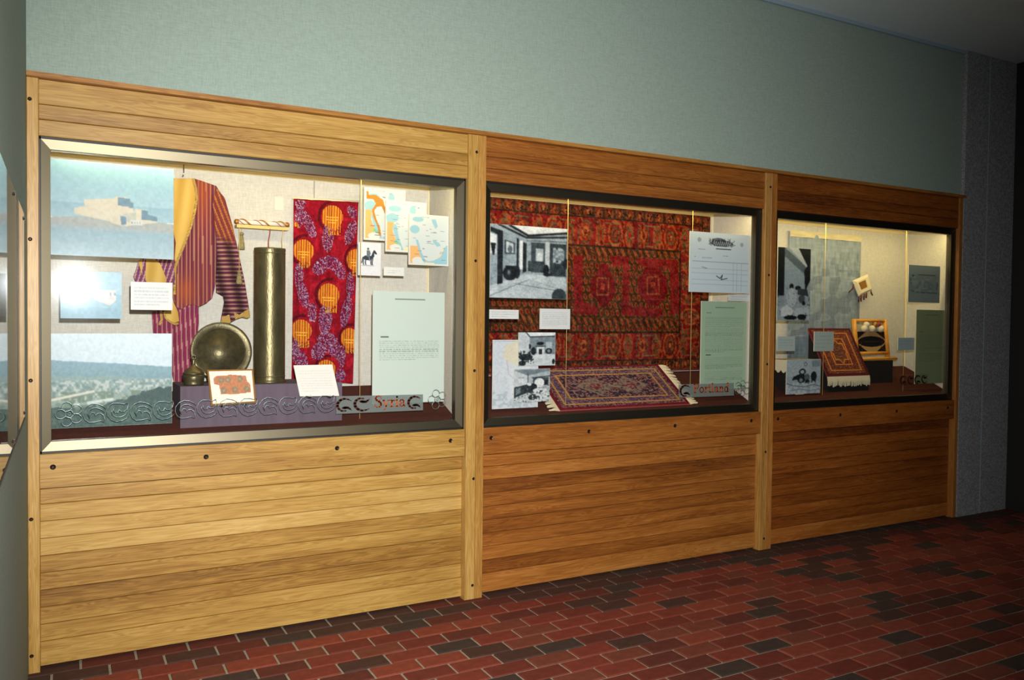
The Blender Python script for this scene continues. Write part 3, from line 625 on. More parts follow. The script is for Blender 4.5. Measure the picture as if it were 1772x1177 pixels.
# --- red batik
def batik():
    X0, Y0, X1, Y1 = 504, 342, 623, 670
    I = Img(170, 340, (138, 14, 32)); px = X0+(X1-X0)*I.X; py = Y0+(Y1-Y0)*I.Y; n = I.noise(14, 30); n2 = I.noise(84, 230); n3 = I.noise(84, 230)
    I.put(n > .66, (118, 10, 26), .8); I.put(n < .25, (172, 24, 40), .7)
    suns = [(574, 371, 20), (523, 434, 19), (621, 446, 18), (571, 512, 20), (521, 578, 19), (614, 588, 17), (570, 648, 18), (508, 388, 4)]
    for x, y, r in suns:
        d = np.hypot(px-x-3, (py-y)*.95); I.put((d > r*1.25) & (d < r*1.5) & (px < x+8), (74, 10, 20), .85)
    def leaf(x, y, rx, ry, a_=0):
        ca, sa = math.cos(a_), math.sin(a_); dx, dy = px-x, py-y; e = ((dx*ca+dy*sa)/rx)**2+((-dx*sa+dy*ca)/ry)**2
        I.put(e < 1, (118, 16, 46), .8); I.put((e < 1) & (n2 > .68), (132, 108, 150)); I.put((e < 1) & (n3 > .76), (172, 154, 176)); I.put((e < .8) & (n2 < .22), (70, 34, 92))
    for L_ in ((515, 372, 9, 22, .1), (532, 386, 9, 26, -.4), (516, 350, 10, 10, 0), (611, 360, 9, 12, -.5), (567, 408, 11, 27, 0), (609, 398, 10, 24, .3), (556, 460, 12, 20, .7), (586, 462, 11, 24, -.6), (570, 452, 16, 12, 0), (515, 480, 9, 24, 0), (612, 492, 8, 24, 0), (523, 512, 10, 26, -.3), (541, 545, 8, 18, 0), (566, 556, 13, 28, 0), (606, 540, 10, 30, .2), (512, 615, 9, 24, 0), (556, 612, 14, 20, .6), (584, 608, 13, 22, -.6), (600, 622, 8, 20, 0), (524, 640, 10, 24, 0), (598, 655, 12, 12, 0), (570, 590, 20, 10, 0)): leaf(*L_)
    for x, y, r in suns:
        dx, dy = px-x, py-y; e = (dx/r)**2+(dy/(r*1.06))**2
        lower = (np.abs(dx-4) < r*.6) & (dy > 0) & (dy < r*1.6); st = np.sin(px*2*math.pi/4.6) > -.35
        I.put(e < 1, (176, 58, 30), .8); I.put(((e < 1) | (lower & (n2 > .4))) & st, (204, 140, 40)); I.put((e < .4) & (np.sin(py*2*math.pi/5) > .3) & (dy > 0), (224, 168, 60))
    I.rect(0, 0, 1, .006, (120, 20, 30)); return I.grain(20, 60, 120)
q = [(508, 344), (621, 350), (610, 664), (504.5, 660)]
P = corners(q, .47, False); bt = empty('batik_cloth', (P[2]+P[3])/2, 'long red batik cloth with yellow suns and purple leaves', 'cloth')
g = gridmesh('cloth', P, batik(), M['cloth'], bt, lambda X, Y: .007*np.sin(X*17+Y*3)+.003*np.sin(X*40)); g.modifiers.new('thickness', 'SOLIDIFY').thickness = .003
tubes('hanging_rod', [[P[0]+(-.004, .012, .004), P[1]+(.004, .012, .004)]], .006, M['cream'], bt)
panel('paper_label', 'blank pale paper slip on the back panel left of the red batik', 'label', R4(475, 341, 491, 364), .497, Img(8, 8, (214, 212, 202)), .002, ma='paper')

# ------------------------------------------------------------------ signs and scroll borders just behind the glass
def ribbon(V, Fc, pts, w_, f3):
    """flat stroke of width w_ as thin prisms; f3 maps (x,y,side) to a point"""
    for i, (x, y) in enumerate(pts):
        b = len(V); k = 8; ww = w_[i] if hasattr(w_, '__len__') else w_
        V += [f3(x+ww/2*math.cos(2*math.pi*j/k), y+ww/2*math.sin(2*math.pi*j/k), s) for s in (0, 1) for j in range(k)]
        Fc += [[b+j for j in range(k)], [b+k+j for j in range(k)][::-1]]+[[b+j, b+k+j, b+k+(j+1) % k, b+(j+1) % k] for j in range(k)]
    for i in range(len(pts)-1):
        (x1, y1), (x2, y2) = pts[i], pts[i+1]; L_ = math.hypot(x2-x1, y2-y1)+1e-9; wa = w_[i] if hasattr(w_, '__len__') else w_; wb = w_[i+1] if hasattr(w_, '__len__') else w_
        nx, ny = -(y2-y1)/L_/2, (x2-x1)/L_/2; b = len(V)
        V += [f3(x, y, s) for s in (0, 1) for x, y in ((x1+nx*wa, y1+ny*wa), (x2+nx*wb, y2+ny*wb), (x2-nx*wb, y2-ny*wb), (x1-nx*wa, y1-ny*wa))]
        Fc += [[b, b+1, b+2, b+3], [b+7, b+6, b+5, b+4]]+[[b+j, b+4+j, b+4+(j+1) % 4, b+(j+1) % 4] for j in range(4)]
def circ(x, y, r, n=12, a0=0, a1=2*math.pi): return [(x+r*math.cos(t), y+r*math.sin(t)) for t in np.linspace(a0, a1, n)]
def oval(x, y, rx, ry, n=14): return [(x+rx*math.cos(t), y+ry*math.sin(t)) for t in np.linspace(0, 2*math.pi, n)]
SB = [([(.02, .03), (.34, .03)], .07)]
GL = {'S': (.72, [([(.60, .76), (.58, .92), (.40, 1.0), (.20, .94), (.12, .78), (.22, .62), (.42, .50), (.58, .36), (.60, .18), (.46, .03), (.24, .0), (.10, .10), (.07, .26)], [.07, .08, .11, .14, .17, .19, .2, .2, .17, .13, .10, .08, .08])]),
      'y': (.62, [([(.0, .60), (.24, .60)], .06), ([(.10, .58), (.32, .06)], .15), ([(.52, .58), (.32, .06), (.22, -.20), (.08, -.24)], .08), ([(.42, .60), (.62, .60)], .06)]),
      'r': (.46, SB+[([(.16, .02), (.16, .60)], .15), ([(.02, .59), (.16, .59)], .06), ([(.18, .40), (.28, .57), (.42, .55)], .12)]),
      'i': (.34, SB+[([(.17, .02), (.17, .60)], .15), ([(.04, .59), (.17, .59)], .06), ([(.17, .86), (.171, .86)], .18)]),
      'a': (.58, [([(.08, .44), (.14, .57), (.30, .60), (.40, .50), (.41, .10), (.52, .02)], .13), ([(.40, .36), (.18, .30), (.09, .16), (.16, .03), (.30, .03), (.41, .16)], .10)]),
      'P': (.70, [([(.02, .03), (.36, .03)], .07), ([(.18, .02), (.18, .98)], .17), ([(.04, .97), (.45, .97), (.60, .86), (.61, .66), (.46, .51), (.20, .50)], .12)]),
      'o': (.60, [(oval(.30, .31, .22, .29), .12)]), 't': (.40, [([(.17, .82), (.17, .10), (.26, .02), (.36, .05)], .13), ([(.02, .58), (.36, .58)], .07)]),
      'l': (.34, SB+[([(.17, .02), (.17, .99)], .15), ([(.04, .98), (.17, .98)], .06)]),
      'n': (.64, SB+[([(.16, .02), (.16, .60)], .14), ([(.02, .59), (.16, .59)], .06), ([(.18, .42), (.30, .58), (.44, .54), (.47, .40), (.47, .02)], .13), ([(.38, .03), (.60, .03)], .07)]),
      'd': (.62, [(oval(.26, .30, .19, .28), .11), ([(.46, .02), (.46, .99)], .15), ([(.32, .98), (.46, .98)], .06), ([(.46, .03), (.58, .03)], .07)])}
def letters(word, x0, base, sc, slope, Y, parent, xs=1.0):
    x = x0
    for ch in word:
        wd, st = GL[ch]; V, Fc = [], []
        f3 = lambda a_, b_, s, x=x: atY(x+a_*sc*xs, base+slope*(x+a_*sc*xs-x0)-b_*sc, Y+.004*s)
        for pts, w_ in st: ribbon(V, Fc, pts, w_, f3)
        o = mk('letter', V, Fc, M['bronze'], parent); x += wd*sc*xs
OUT = [(1.0, .70), (.88, .84), (.70, .94), (.45, .99), (.22, .88), (.06, .66), (.03, .42), (.12, .18), (.30, .03), (.55, .04), (.78, .1), (.92, .02)]
LEAF = [(.92, .02), (.95, .16), (.90, .36), (.78, .48), (.66, .48), (.56, .38), (.50, .52), (.40, .54), (.32, .42), (.31, .25)]
INN = [(.30, .30), (.24, .48), (.30, .66), (.46, .76), (.64, .76), (.82, .66), (.95, .50)]
def flip(p): return [(x, 1-y) for x, y in p]
def scrollband(label, xa, xb, n, zc, h, Y, flowers, grp='etched scroll borders on the glass'):
    o = empty('scroll_border', ((xa+xb)/2, Y, zc-h/2), label, 'scroll border', grp); w_ = (xb-xa)/n
    for k in range(n):
        ls = [OUT, LEAF, INN] if k % 2 == 0 else [flip(OUT), flip(LEAF), flip(INN)]
        tubes('scroll', [[(xa+(k+x)*w_, Y, zc-h/2+y*h) for x, y in L_] for L_ in ls], .0014, M['scroll'], o, 5)
    for fx_ in flowers:
        for a_ in range(5):
            t = math.pi/2+a_*2*math.pi/5+.3; cx, cz = fx_+.034*math.cos(t), zc+.034*math.sin(t)
            tubes('petal', [[(x, Y, z) for x, z in circ(cx, cz, .021, 14)]], .0013, M['scroll'], o, 5)
        tubes('flower_centre', [[(x, Y, z) for x, z in circ(fx_, zc, .017, 12)], [(x, Y, z) for x, z in circ(fx_, zc, .006, 8)]], .0013, M['scroll'], o, 5)
    return o
YS = .0655
zc = (atY(160, 712, YS)[2]+atY(500, 704, YS)[2])/2
scrollband('silver outline scrollwork with a flower along the glass bottom of the left case', atY(142, 712, YS)[0], atY(580, 702, YS)[0], 12, zc, .088, YS, [atY(120, 717, YS)[0], atY(757, 704, YS)[0]])
def signstrip(label, q, Y, word, lx, base, sc, slope, scrolls, xs=1.0, sm='frost', cat='sign', grp='scroll signs on the glass'):
    P = corners(q, Y, False); V = P+[p+np.array((0, .003, 0)) for p in P]; o = empty('scroll_sign', (P[2]+P[3])/2, label, cat, grp)
    mk('strip', V, [[0, 3, 2, 1], [4, 5, 6, 7]]+[[j, (j+1) % 4, 4+(j+1) % 4, 4+j] for j in range(4)], M[sm], o)
    for (sx, sy, sw, shh, fl_) in scrolls:
        V, Fc = [], []; A_, L_ = (OUT, LEAF) if not fl_ else (flip(OUT), flip(LEAF)); f3 = lambda x, y, s: atY(sx+x*sw, sy-y*shh, Y-.0012+.0010*s)
        ribbon(V, Fc, A_[1:-2], [.06, .12, .17, .2, .2, .19, .17, .15, .12], f3); ribbon(V, Fc, [(.36, .26), (.5, .28), (.66, .30), (.80, .20), (.90, .08)] if not fl_ else flip([(.36, .26), (.5, .28), (.66, .30), (.80, .20), (.90, .08)]), [.16, .22, .2, .14, .05], f3)
        mk('scroll', V, Fc, M['cut'], o)
    if word: letters(word, lx, base, sc, slope, Y-.006, o, xs)
    return o
signstrip('frosted scroll strip with bronze letters reading Syria, left case', [(582, 686), (732, 682.5), (732, 710), (582, 716.5)], .072, 'Syria', 647.5, 705, 19.5, -.035, [(583, 712, 28, 22, False), (613, 711, 29, 22, True), (706, 707, 24, 21, False)], 1.03)
signstrip('frosted scroll strip with bronze letters reading Portland, middle case', [(1175, 665.5), (1270, 662.5), (1270, 684.5), (1175, 688.5)], .072, 'Portland', 1200, 680, 15.5, -.03, [(1177, 686, 19, 19, False)], .92)
signstrip('faint frosted scroll strip low behind the glass of the right case', [(1557, 649.5), (1606, 647), (1606, 665), (1557, 668)], .072, '', 0, 0, 0, 0, [(1558, 665, 12, 14, False), (1571, 665, 11, 14, True), (1583, 664, 11, 14, False), (1595, 663, 10, 13, True)], sm='acryl')
scrollband('short silver scrollwork with a flower at the glass bottom of the middle case', atY(1271, 672, YS)[0]+.0, atY(1284, 672, YS)[0], 1, atY(1276, 672, YS)[2], .085, YS, [atY(1287, 671, YS)[0]])

# ------------------------------------------------------------------ cords the cards hang on
for px, y0, Y, xlab, bi in ((623.5, 560, .136, 'single cord beside the pale text panel in the left case', 0), (981, 530, .136, 'cord at the right edge of the big parlour photograph', 1), (1196, 560, .136, 'cord behind the left edge of the old invoice', 1), (1425, 590, .136, 'cord behind the card on the small slanted rug', 2), (1565, 560, .136, 'cord behind the card left of the dark green text panel', 2)):
    p = atY(px, y0, Y); tag(tubes('cord', [[(p[0], Y, floorz(BAYS[bi], Y)-.001), (p[0], Y, 2.326)]], .0017, M['cord']), 'pale vertical '+xlab, 'cord', 'vertical hanging cords in the cases')

# ------------------------------------------------------------------ middle case
def redrug():
    w_, h_ = 420, 230; I = Img(w_, h_, (150, 34, 26)); X0, X1, Z0, Z1 = 2.19, 4.222, 1.207, 2.303
    wx = X0+(X1-X0)*I.X; wz = Z1+(Z0-Z1)*I.Y; d = np.stack([wx-CAM[0], np.full_like(wx, .48-CAM[1]), wz-CAM[2]], -1); px = 886+F*(d@RT)/(d@FW); py = 588.5-F*(d@UP)/(d@FW)
    U = I.X*(X1-X0); Vv = I.Y*(Z1-Z0); W_, H_ = X1-X0, Z1-Z0; e = np.minimum(np.minimum(U, W_-U), np.minimum(Vv, H_-Vv)); n1 = I.noise(90, 50); n2 = I.noise(200, 110); n3 = I.noise(36, 20)
    def motif(mask, per, cols, along, cross, cy, ry, sharp=1.0, ph=0):
        t = (np.mod(along/per+ph, 1)-.5)*per; r = np.hypot(t, (cross-cy)*per/ry/2)
        for rr, c in cols: I.put(mask & (r < rr*per), c)
    horiz = (np.minimum(Vv, H_-Vv) <= np.minimum(U, W_-U)+.02); al = np.where(horiz, U, Vv)
    # outer border
    m0 = e < .075; I.put(m0, (92, 56, 26)); motif(m0, .085, ((.40, (150, 92, 36)), (.26, (172, 66, 32)), (.12, (198, 136, 56))), al, e, .040, .075)
    I.put(m0 & (n2 > .68), (58, 44, 24)); I.put((e > .070) & (e < .080), (70, 50, 28)); I.put((e > .006) & (e < .012), (120, 40, 26))
    # main border
    m1 = (e >= .080) & (e < .265); I.put(m1, (164, 34, 26)); I.put(m1 & (n3 > .62), (178, 46, 30), .7)
    for k, ph in ((0, 0), (1, .5)):
        cols = ((.23, (204, 112, 42)), (.18, (172, 44, 30)), (.13, (128, 116, 62)), (.085, (176, 48, 32)), (.04, (206, 150, 70))) if k == 0 else ((.20, (118, 104, 62)), (.155, (190, 70, 34)), (.10, (210, 130, 54)), (.05, (150, 40, 30)))
        motif(m1, .48, [(q_*.56, c) for q_, c in cols], al, e, .172, .36, ph=ph)
    for k, ph in ((0, .25), (1, .75)): motif(m1, .48, ((.085, (196, 92, 40)), (.055, (140, 110, 60)), (.025, (190, 60, 36))), al, e, .172, .55, ph=ph)
    for dd in (.105, .240): I.put(m1 & (np.abs(e-dd) < .005) & (np.sin(al*18) > -.1), (148, 136, 84)); motif(m1, .17, ((.12, (198, 96, 44)), (.06, (150, 30, 26))), al, e, dd, .17, ph=.1)
    I.put((e > .258) & (e < .272), (66, 48, 26))
    # field: olive ground with rows of orange commas
    m2 = e >= .272; I.put(m2, (82, 64, 30)); cx, cy = .044, .052
    rowi = np.floor(Vv/cy); a_ = np.mod(U/cx+.5*np.mod(rowi, 2), 1)-.5; b_ = np.mod(Vv/cy, 1)-.5
    bl = ((a_-.25*b_)/.34)**2+(b_/.42)**2; I.put(m2 & (bl < 1), (178, 98, 38)); I.put(m2 & (bl < .35), (150, 44, 30)); I.put(m2 & (n2 > .75), (196, 128, 54))
    def pp(P, c, al_=1):
        ins = np.zeros(px.shape, bool)
        for i in range(len(P)):
            (x1, y1), (x2, y2) = P[i], P[(i+1) % len(P)]
            if y1 != y2: ins ^= ((py >= min(y1, y2)) & (py < max(y1, y2)) & (px < (py-y1)*(x2-x1)/(y2-y1)+x1))
        I.put(ins & m2, c, al_)
    rd = (168, 34, 34)
    for P_ in ([(992, 440), (1008, 442), (1008, 520), (1036, 534), (1036, 544), (994, 544)], [(1056, 444), (1088, 442), (1089, 545), (1076, 545), (1078, 460), (1060, 462)], [(1104, 446), (1172, 450), (1178, 540), (1160, 545), (1160, 465), (1104, 460)], [(1088, 530), (1145, 534), (1146, 550), (1088, 546)]): pp(P_, rd, .92)
    dr = (148, 24, 28)
    pp([(1038, 458), (1046, 455), (1054, 462), (1056, 472), (1064, 485), (1064, 510), (1054, 524), (1046, 534), (1040, 532), (1034, 520), (1022, 508), (1022, 486), (1032, 474)], dr)
    pp([(1116, 462), (1144, 464), (1146, 474), (1154, 482), (1155, 508), (1146, 520), (1138, 530), (1120, 528), (1112, 516), (1104, 506), (1104, 482), (1112, 474)], dr)
    for y in range(468, 524, 7): pp([(1110, y), (1150, y+1), (1150, y+2), (1110, y+1)], (182, 48, 36)); pp([(1028, y), (1060, y+1), (1060, y+2), (1028, y+1)], (128, 40, 30))
    for x_, y_ in ((1043, 496), (1130, 494)):
        dd = np.maximum(np.abs(px-x_)/11, np.abs(py-y_)/16); I.put((dd < 1) & (dd > .82), (178, 104, 60)); I.put(dd < .35, (196, 84, 50))
    for y0, y1 in ((427, 441), (549, 562)):
        s_ = np.sin((px-.4*(py-y0))*2*math.pi/10.5); mrow = m2 & (py > y0+.06*(px-1000)*.6) & (py < y1+.06*(px-1000)*.6); I.put(mrow, (74, 56, 28), .8); I.put(mrow & (s_ > .1), (182, 100, 40))
    I.put(n1 > .74, (70, 40, 24), .4); I.put((n2 > .72) & (e > .08), (64, 34, 22), .5); I.a *= np.array((.71, .63, .66)); return I.grain(30, 210, 115).grain(22, 60, 40)
P = [np.array(p) for p in ((2.19, .480, 2.303), (4.222, .480, 2.303), (4.222, .480, 1.207), (2.19, .480, 1.207))]
rg = empty('hanging_rug', (3.2, .48, 1.207), 'big red oriental rug hung flat on the back of the middle case', 'rug', 'oriental rugs')
g = gridmesh('pile', P, redrug(), M['pile'], rg, lambda X, Y: .0035*np.sin(X*14)*np.sin(Y*5+1)); g.modifiers.new('thickness', 'SOLIDIFY').thickness = .006
tubes('selvedge', [[(2.19, .482, 1.206), (4.222, .482, 1.206)]], .005, M['red'], rg)
def bwroom(k):
    I = Img(150, 140, (150, 162, 168)) if k == 0 else Img(90, 84, (170, 180, 184)); D, Md, Lt, Wt = (24, 30, 34), (88, 102, 110), (176, 190, 194), (222, 228, 228); n = I.noise(30, 30)
    if k == 0:
        I.poly([(0, 0), (.46, .16), (.46, .68), (0, .84)], (142, 158, 166)); I.poly([(.46, .16), (1, .1), (1, .68), (.46, .68)], (150, 164, 170)); I.poly([(.26, 0), (1, 0), (1, .05), (.48, .13)], (214, 220, 220))
        I.poly([(0, .84), (.46, .66), (1, .7), (1, 1), (0, 1)], (178, 190, 194)); I.line([(.1, 0), (.46, .16), (1, .12)], .012, D); I.line([(.24, 0), (.48, .13), (1, .06)], .014, D); I.line([(.46, .2), (1, .19)], .008, Md)
        I.poly([(0, .04), (.16, .09), (.16, .8), (.09, .82), (.09, .14), (0, .1)], D); I.poly([(0, .12), (.075, .15), (.075, .4), (0, .4)], Wt); I.poly([(0, .25), (.07, .26), (.05, .42), (.03, .42)], D)
        I.poly([(.18, .2), (.31, .24), (.31, .4), (.18, .4)], (60, 72, 78)); I.poly([(.195, .22), (.295, .255), (.295, .38), (.195, .38)], (200, 208, 210)); I.ell(.25, .33, .03, .05, Md)
        I.poly([(.33, .17), (.36, .18), (.36, .62), (.33, .64)], D); I.poly([(.37, .2), (.41, .21), (.41, .6), (.37, .6)], Wt); I.poly([(.41, .22), (.46, .24), (.46, .63), (.41, .65)], D)
        I.rect(.52, .22, .70, .64, (58, 68, 74)); I.rect(.58, .3, .68, .48, Lt); I.rect(.60, .36, .66, .48, (214, 222, 222)); I.rect(.48, .48, .70, .62, (52, 62, 66)); I.rect(.71, .2, .76, .66, (190, 200, 202))
        I.rect(.77, .22, .99, .68, (48, 58, 62)); I.rect(.81, .3, .96, .46, (120, 134, 140)); I.put((I.X > .81) & (I.X < .96) & (I.Y > .28) & (I.Y < .5) & (n > .55), (170, 182, 186))
        I.ell(.25, .66, .09, .10, D); I.ell(.235, .65, .018, .035, Md); I.rect(.19, .56, .36, .60, D); I.ell(.34, .64, .04, .09, D); I.ell(.27, .54, .03, .02, Lt); I.ell(.72, .6, .04, .08, D); I.ell(.73, .66, .05, .025, D)
        I.line([(.0, .98), (.36, .80), (.5, .74)], .004, Md); I.line([(.3, .8), (1, .9)], .004, Md); I.line([(.5, .74), (.9, .86)], .003, (130, 142, 148)); I.ell(.9, .97, .1, .12, (52, 62, 66)); I.ell(.98, .5, .03, .08, D)
    elif k == 1:
        I.poly([(.2, 0), (1, 0), (.95, .11), (.32, .14)], (224, 230, 230)); I.poly([(0, 0), (.2, 0), (.3, .14), (.3, .62), (0, .72)], (190, 200, 204)); I.poly([(.3, .13), (1, .1), (1, .66), (.3, .62)], (120, 134, 140)); I.poly([(0, .74), (.3, .62), (1, .66), (1, 1), (0, 1)], (196, 206, 208))
        I.line([(.2, 0), (.3, .13), (.98, .11)], .012, D); I.ell(.58, .33, .1, .05, D); I.rect(.49, .42, .7, .66, (200, 208, 210)); I.rect(.54, .50, .64, .66, D); I.rect(.46, .40, .73, .43, D); I.rect(.74, .28, .9, .5, (170, 184, 190)); I.ell(.82, .56, .09, .09, D, 1, .35); I.ell(.40, .56, .07, .12, D); I.ell(.30, .42, .03, .08, D)
        I.ell(.18, .74, .17, .1, D); I.ell(.1, .92, .1, .08, D); I.poly([(.22, .72), (.38, .72), (.36, .82), (.22, .84)], (34, 42, 46)); I.put((I.X < .42) & (I.Y > .55) & (n > .62), (40, 48, 52)); I.ell(.95, .88, .04, .08, D)
    else:
        I.poly([(0, .03), (1, 0), (1, .06), (.38, .2)], (112, 126, 132)); I.poly([(0, .05), (.38, .2), (.38, .48), (0, .55)], (190, 200, 204)); I.rect(.12, .26, .26, .42, (214, 220, 222)); I.rect(.12, .26, .26, .275, Md); I.poly([(.38, .2), (1, .06), (1, .62), (.38, .52)], (166, 178, 182)); I.line([(.38, .16), (.38, .5)], .008, D)
        I.rect(.52, .26, .96, .5, (64, 74, 80)); I.ell(.7, .42, .14, .14, (222, 228, 228)); I.rect(.84, .34, .94, .48, D); I.line([(.5, .27), (1, .22)], .01, D)
        I.poly([(0, .55), (.36, .46), (.36, .72), (0, .86)], (44, 54, 58)); I.poly([(.04, .58), (.18, .55), (.18, .72), (.04, .78)], (110, 122, 126)); I.ell(.5, .54, .14, .1, D); I.ell(.42, .46, .06, .05, (210, 218, 218)); I.ell(.45, .7, .09, .14, (40, 48, 52)); I.ell(.72, .66, .2, .08, (206, 214, 216))
        I.poly([(0, .88), (.4, .72), (1, .8), (1, 1), (0, 1)], (186, 196, 198)); I.ell(.55, .86, .16, .09, (52, 60, 64)); I.put((I.Y > .74) & (I.X > .5) & (n > .6), (210, 216, 216)); I.put((I.Y > .5) & (n < .25), (48, 56, 60))
    return I.blur(2).grain(34, 75, 70).grain(30, 16, 16)
panel('photo_panel', 'large black and white photograph of an empty parlour over the red rug', 'photograph', [(849, 387.5), (982, 396), (980, 518), (847, 515)], .12, bwroom(0), group=PH)
panel('photo_panel', 'small black and white photograph of a fireplace room, upper of two beside the long map', 'photograph', [(897, 576), (961.5, 575), (960.5, 632), (897.5, 634)], .115, bwroom(1), group=PH)
panel('photo_panel', 'small black and white photograph of a cluttered room, lower of two beside the long map', 'photograph', [(889.5, 640), (951.5, 637), (951.5, 694.5), (889.5, 697)], .112, bwroom(2), group=PH)
panel('caption_card', 'thin white caption card under the big parlour photograph', 'card', [(846.5, 536), (897.5, 536), (897.5, 552), (846.5, 552)], .12, card(3, 60, 22, seed=2), group=CC)
panel('caption_card', 'white caption card on the cord below the parlour photograph', 'card', [(934.5, 534), (986.5, 535), (986.5, 570), (934, 569.5)], .125, card(8, 60, 42, seed=8), group=CC)
def longmap():
    I = Img(70, 110, (206, 214, 220)); n = I.noise(20, 30); I.put(n > .6, (196, 206, 216), .7); I.put(((I.X-.5)/.26)**2+((I.Y-.2)/.16)**2 < .8+.6*n, (214, 210, 188)); I.line([(.3, .3), (.35, .5), (.55, .62), (.6, .7)], .012, (196, 186, 196)); I.ell(.45, .93, .12, .04, (186, 198, 206), 1, .6); I.put((I.Y > .75) & (n > .55), (180, 194, 202)); I.rect(.02, .012, .98, .02, (170, 178, 186)); return I.grain(14, 40, 60)
panel('map_sheet', 'long pale grey-blue map sheet standing low at the left of the middle case', 'map', [(852, 588.5), (931.5, 588), (931, 704), (852.5, 709)], .13, longmap(), group='maps')
def invoice():
    I = Img(130, 120, (196, 212, 222)); r = random.Random(5); k = (40, 48, 58)
    I.ell(.52, .17, .19, .055, k, .75); I.ell(.47, .13, .12, .05, k, .6)
    for j in range(70):
        x = r.uniform(.33, .7); y = .17+r.uniform(-.05, .05); I.line([(x, y), (x+r.uniform(-.05, .05), y-r.uniform(.0, .05))], .004, k, .8)
    for j in range(9):
        x = .38+j*.034; I.line([(x, .20), (x+.016, .13+.01*(j % 3)), (x+.03, .2)], .0035, (196, 208, 216), .8)
    I.rect(.42, .255, .68, .275, k, .85); I.ell(.15, .13, .03, .04, (150, 164, 176)); I.ell(.86, .17, .03, .035, (150, 164, 176))
    I.rect(.13, .285, .25, .292, (120, 132, 146)); I.rect(.22, .345, .42, .352, (120, 132, 146)); I.text(.365, .395, 1, .55, .75, k, .8); I.text(.40, .43, 1, .07, .16, k, .8); I.text(.41, .45, 1, .2, .6, (90, 104, 124), .6); I.rect(.04, .485, .98, .493, (120, 132, 146))
    for j in range(12): I.rect(.03, .53+j*.037, .98, .5335+j*.037, (160, 178, 192))
    for x in (.14, .42, .72, .78, .86): I.rect(x, .49, x+.004, .98, (160, 176, 190))
    I.line([(.44, .72), (.5, .76), (.54, .70), (.52, .78), (.62, .755)], .006, k); I.line([(.2, .58), (.28, .60)], .004, (90, 104, 124)); return I
panel('invoice_sheet', 'large pale blue ruled invoice with a black letterhead vignette', 'document', [(1193.5, 400.5), (1298, 407), (1296, 508), (1193, 505.5)], .115, invoice(), ma='paper')
panel('caption_card', 'tiny pale caption card tucked under the invoice corner', 'card', [(1261, 510), (1296, 511), (1296, 521.5), (1261, 521)], .125, card(2, 40, 16, (206, 216, 216)), group=CC)
panel('text_panel', 'tall light green text panel right of the red rug in the middle case', 'text panel', [(1213, 521.5), (1292, 522.5), (1290.5, 672), (1212.5, 675)], .13, textpanel((158, 184, 158), [(.125, .135, 0), (.175, .30, 8), (.305, .58, 16), (.60, .61, 0), (.63, .77, 8), (.79, .92, 7)]), group=TX)
# rug lying on the sloping floor
def smallrug(kind):
    I = Img(230, 130) if kind == 0 else Img(110, 150); n1 = I.noise(60, 36) if kind == 0 else I.noise(40, 52); n2 = I.noise(90, 56) if kind == 0 else I.noise(56, 76); n3 = I.noise(40, 24) if kind == 0 else I.noise(26, 36)
    asp = I.w/I.h; e = np.minimum(np.minimum(I.X, 1-I.X)*asp, np.minimum(I.Y, 1-I.Y)); nv, mr, gd = (44, 40, 58), (104, 26, 36), (178, 134, 78) if kind == 0 else (200, 120, 54)
    pal = [(44, 40, 60), (118, 40, 48), (150, 126, 104), (74, 78, 92), (160, 96, 96), (58, 30, 40)] if kind == 0 else [(84, 34, 34), (120, 54, 40), (150, 108, 70), (58, 40, 44), (130, 70, 46), (70, 62, 56)]
    def speckle(mask, sh=0):
        idx = ((n1*5+n2*7+sh).astype(int)) % len(pal)
        for i, c in enumerate(pal): I.put(mask & (idx == i), c)
    I.put(e < 2, mr if kind == 0 else (84, 30, 34)); b0 = (e > .045) & (e < .10); speckle(b0); I.put((e > .10) & (e < .118), gd); b1 = (e >= .118) & (e < .215); I.put(b1, (84, 66, 92) if kind == 0 else (110, 44, 38)); t = b1 & (n2 > .45); speckle(t, 2)
    I.put((e >= .215) & (e < .235), gd); f = e >= .235; I.put(f, nv if kind == 0 else (88, 36, 34)); speckle(f & (n1 > .36), 1)
    if kind == 0:
        for cx in (.37, .64):
            d = np.abs(I.X-cx)/.15+np.abs(I.Y-.5)/.22; I.put((d < 1) & (n2 > .30), (136, 122, 104), .75); I.put((d < .42), (112, 44, 52), .8); I.put((d < .42) & (n2 > .6), (150, 126, 110), .8)
    else:
        d = np.abs(I.X-.5)/.20+np.abs(I.Y-.5)/.27; d2 = np.maximum(np.abs(I.X-.5)/.18, np.abs(I.Y-.5)/.20); q_ = np.minimum(d, d2*1.05+.05); I.put((q_ < 1) & (q_ > .86), gd); I.put(q_ < .86, (92, 72, 54)); speckle(q_ < .8, 3)
    return I.grain(24, 80, 60)
x0, x1 = 2.735, 3.735; zf = .999; zb = atY(1134, 631, .44)[2]
P = [np.array(p) for p in ((x0, .44, zb), (x1, .44, zb), (x1, .1, zf+.012), (x0, .1, zf+.012))]
lr = empty('laid_rug', ((x0+x1)/2, .1, zf), 'small navy and maroon fringed rug laid on the middle case floor', 'rug', 'oriental rugs')
V = P+[p-np.array((0, 0, .010)) for p in P]; mk('edge', V, [[0, 3, 2, 1], [4, 5, 6, 7]]+[[j, (j+1) % 4, 4+(j+1) % 4, 4+j] for j in range(4)], M['red'], lr)
gridmesh('pile', [p+np.array((0, -.0008, .0012)) for p in P], smallrug(0), M['pile'], lr)
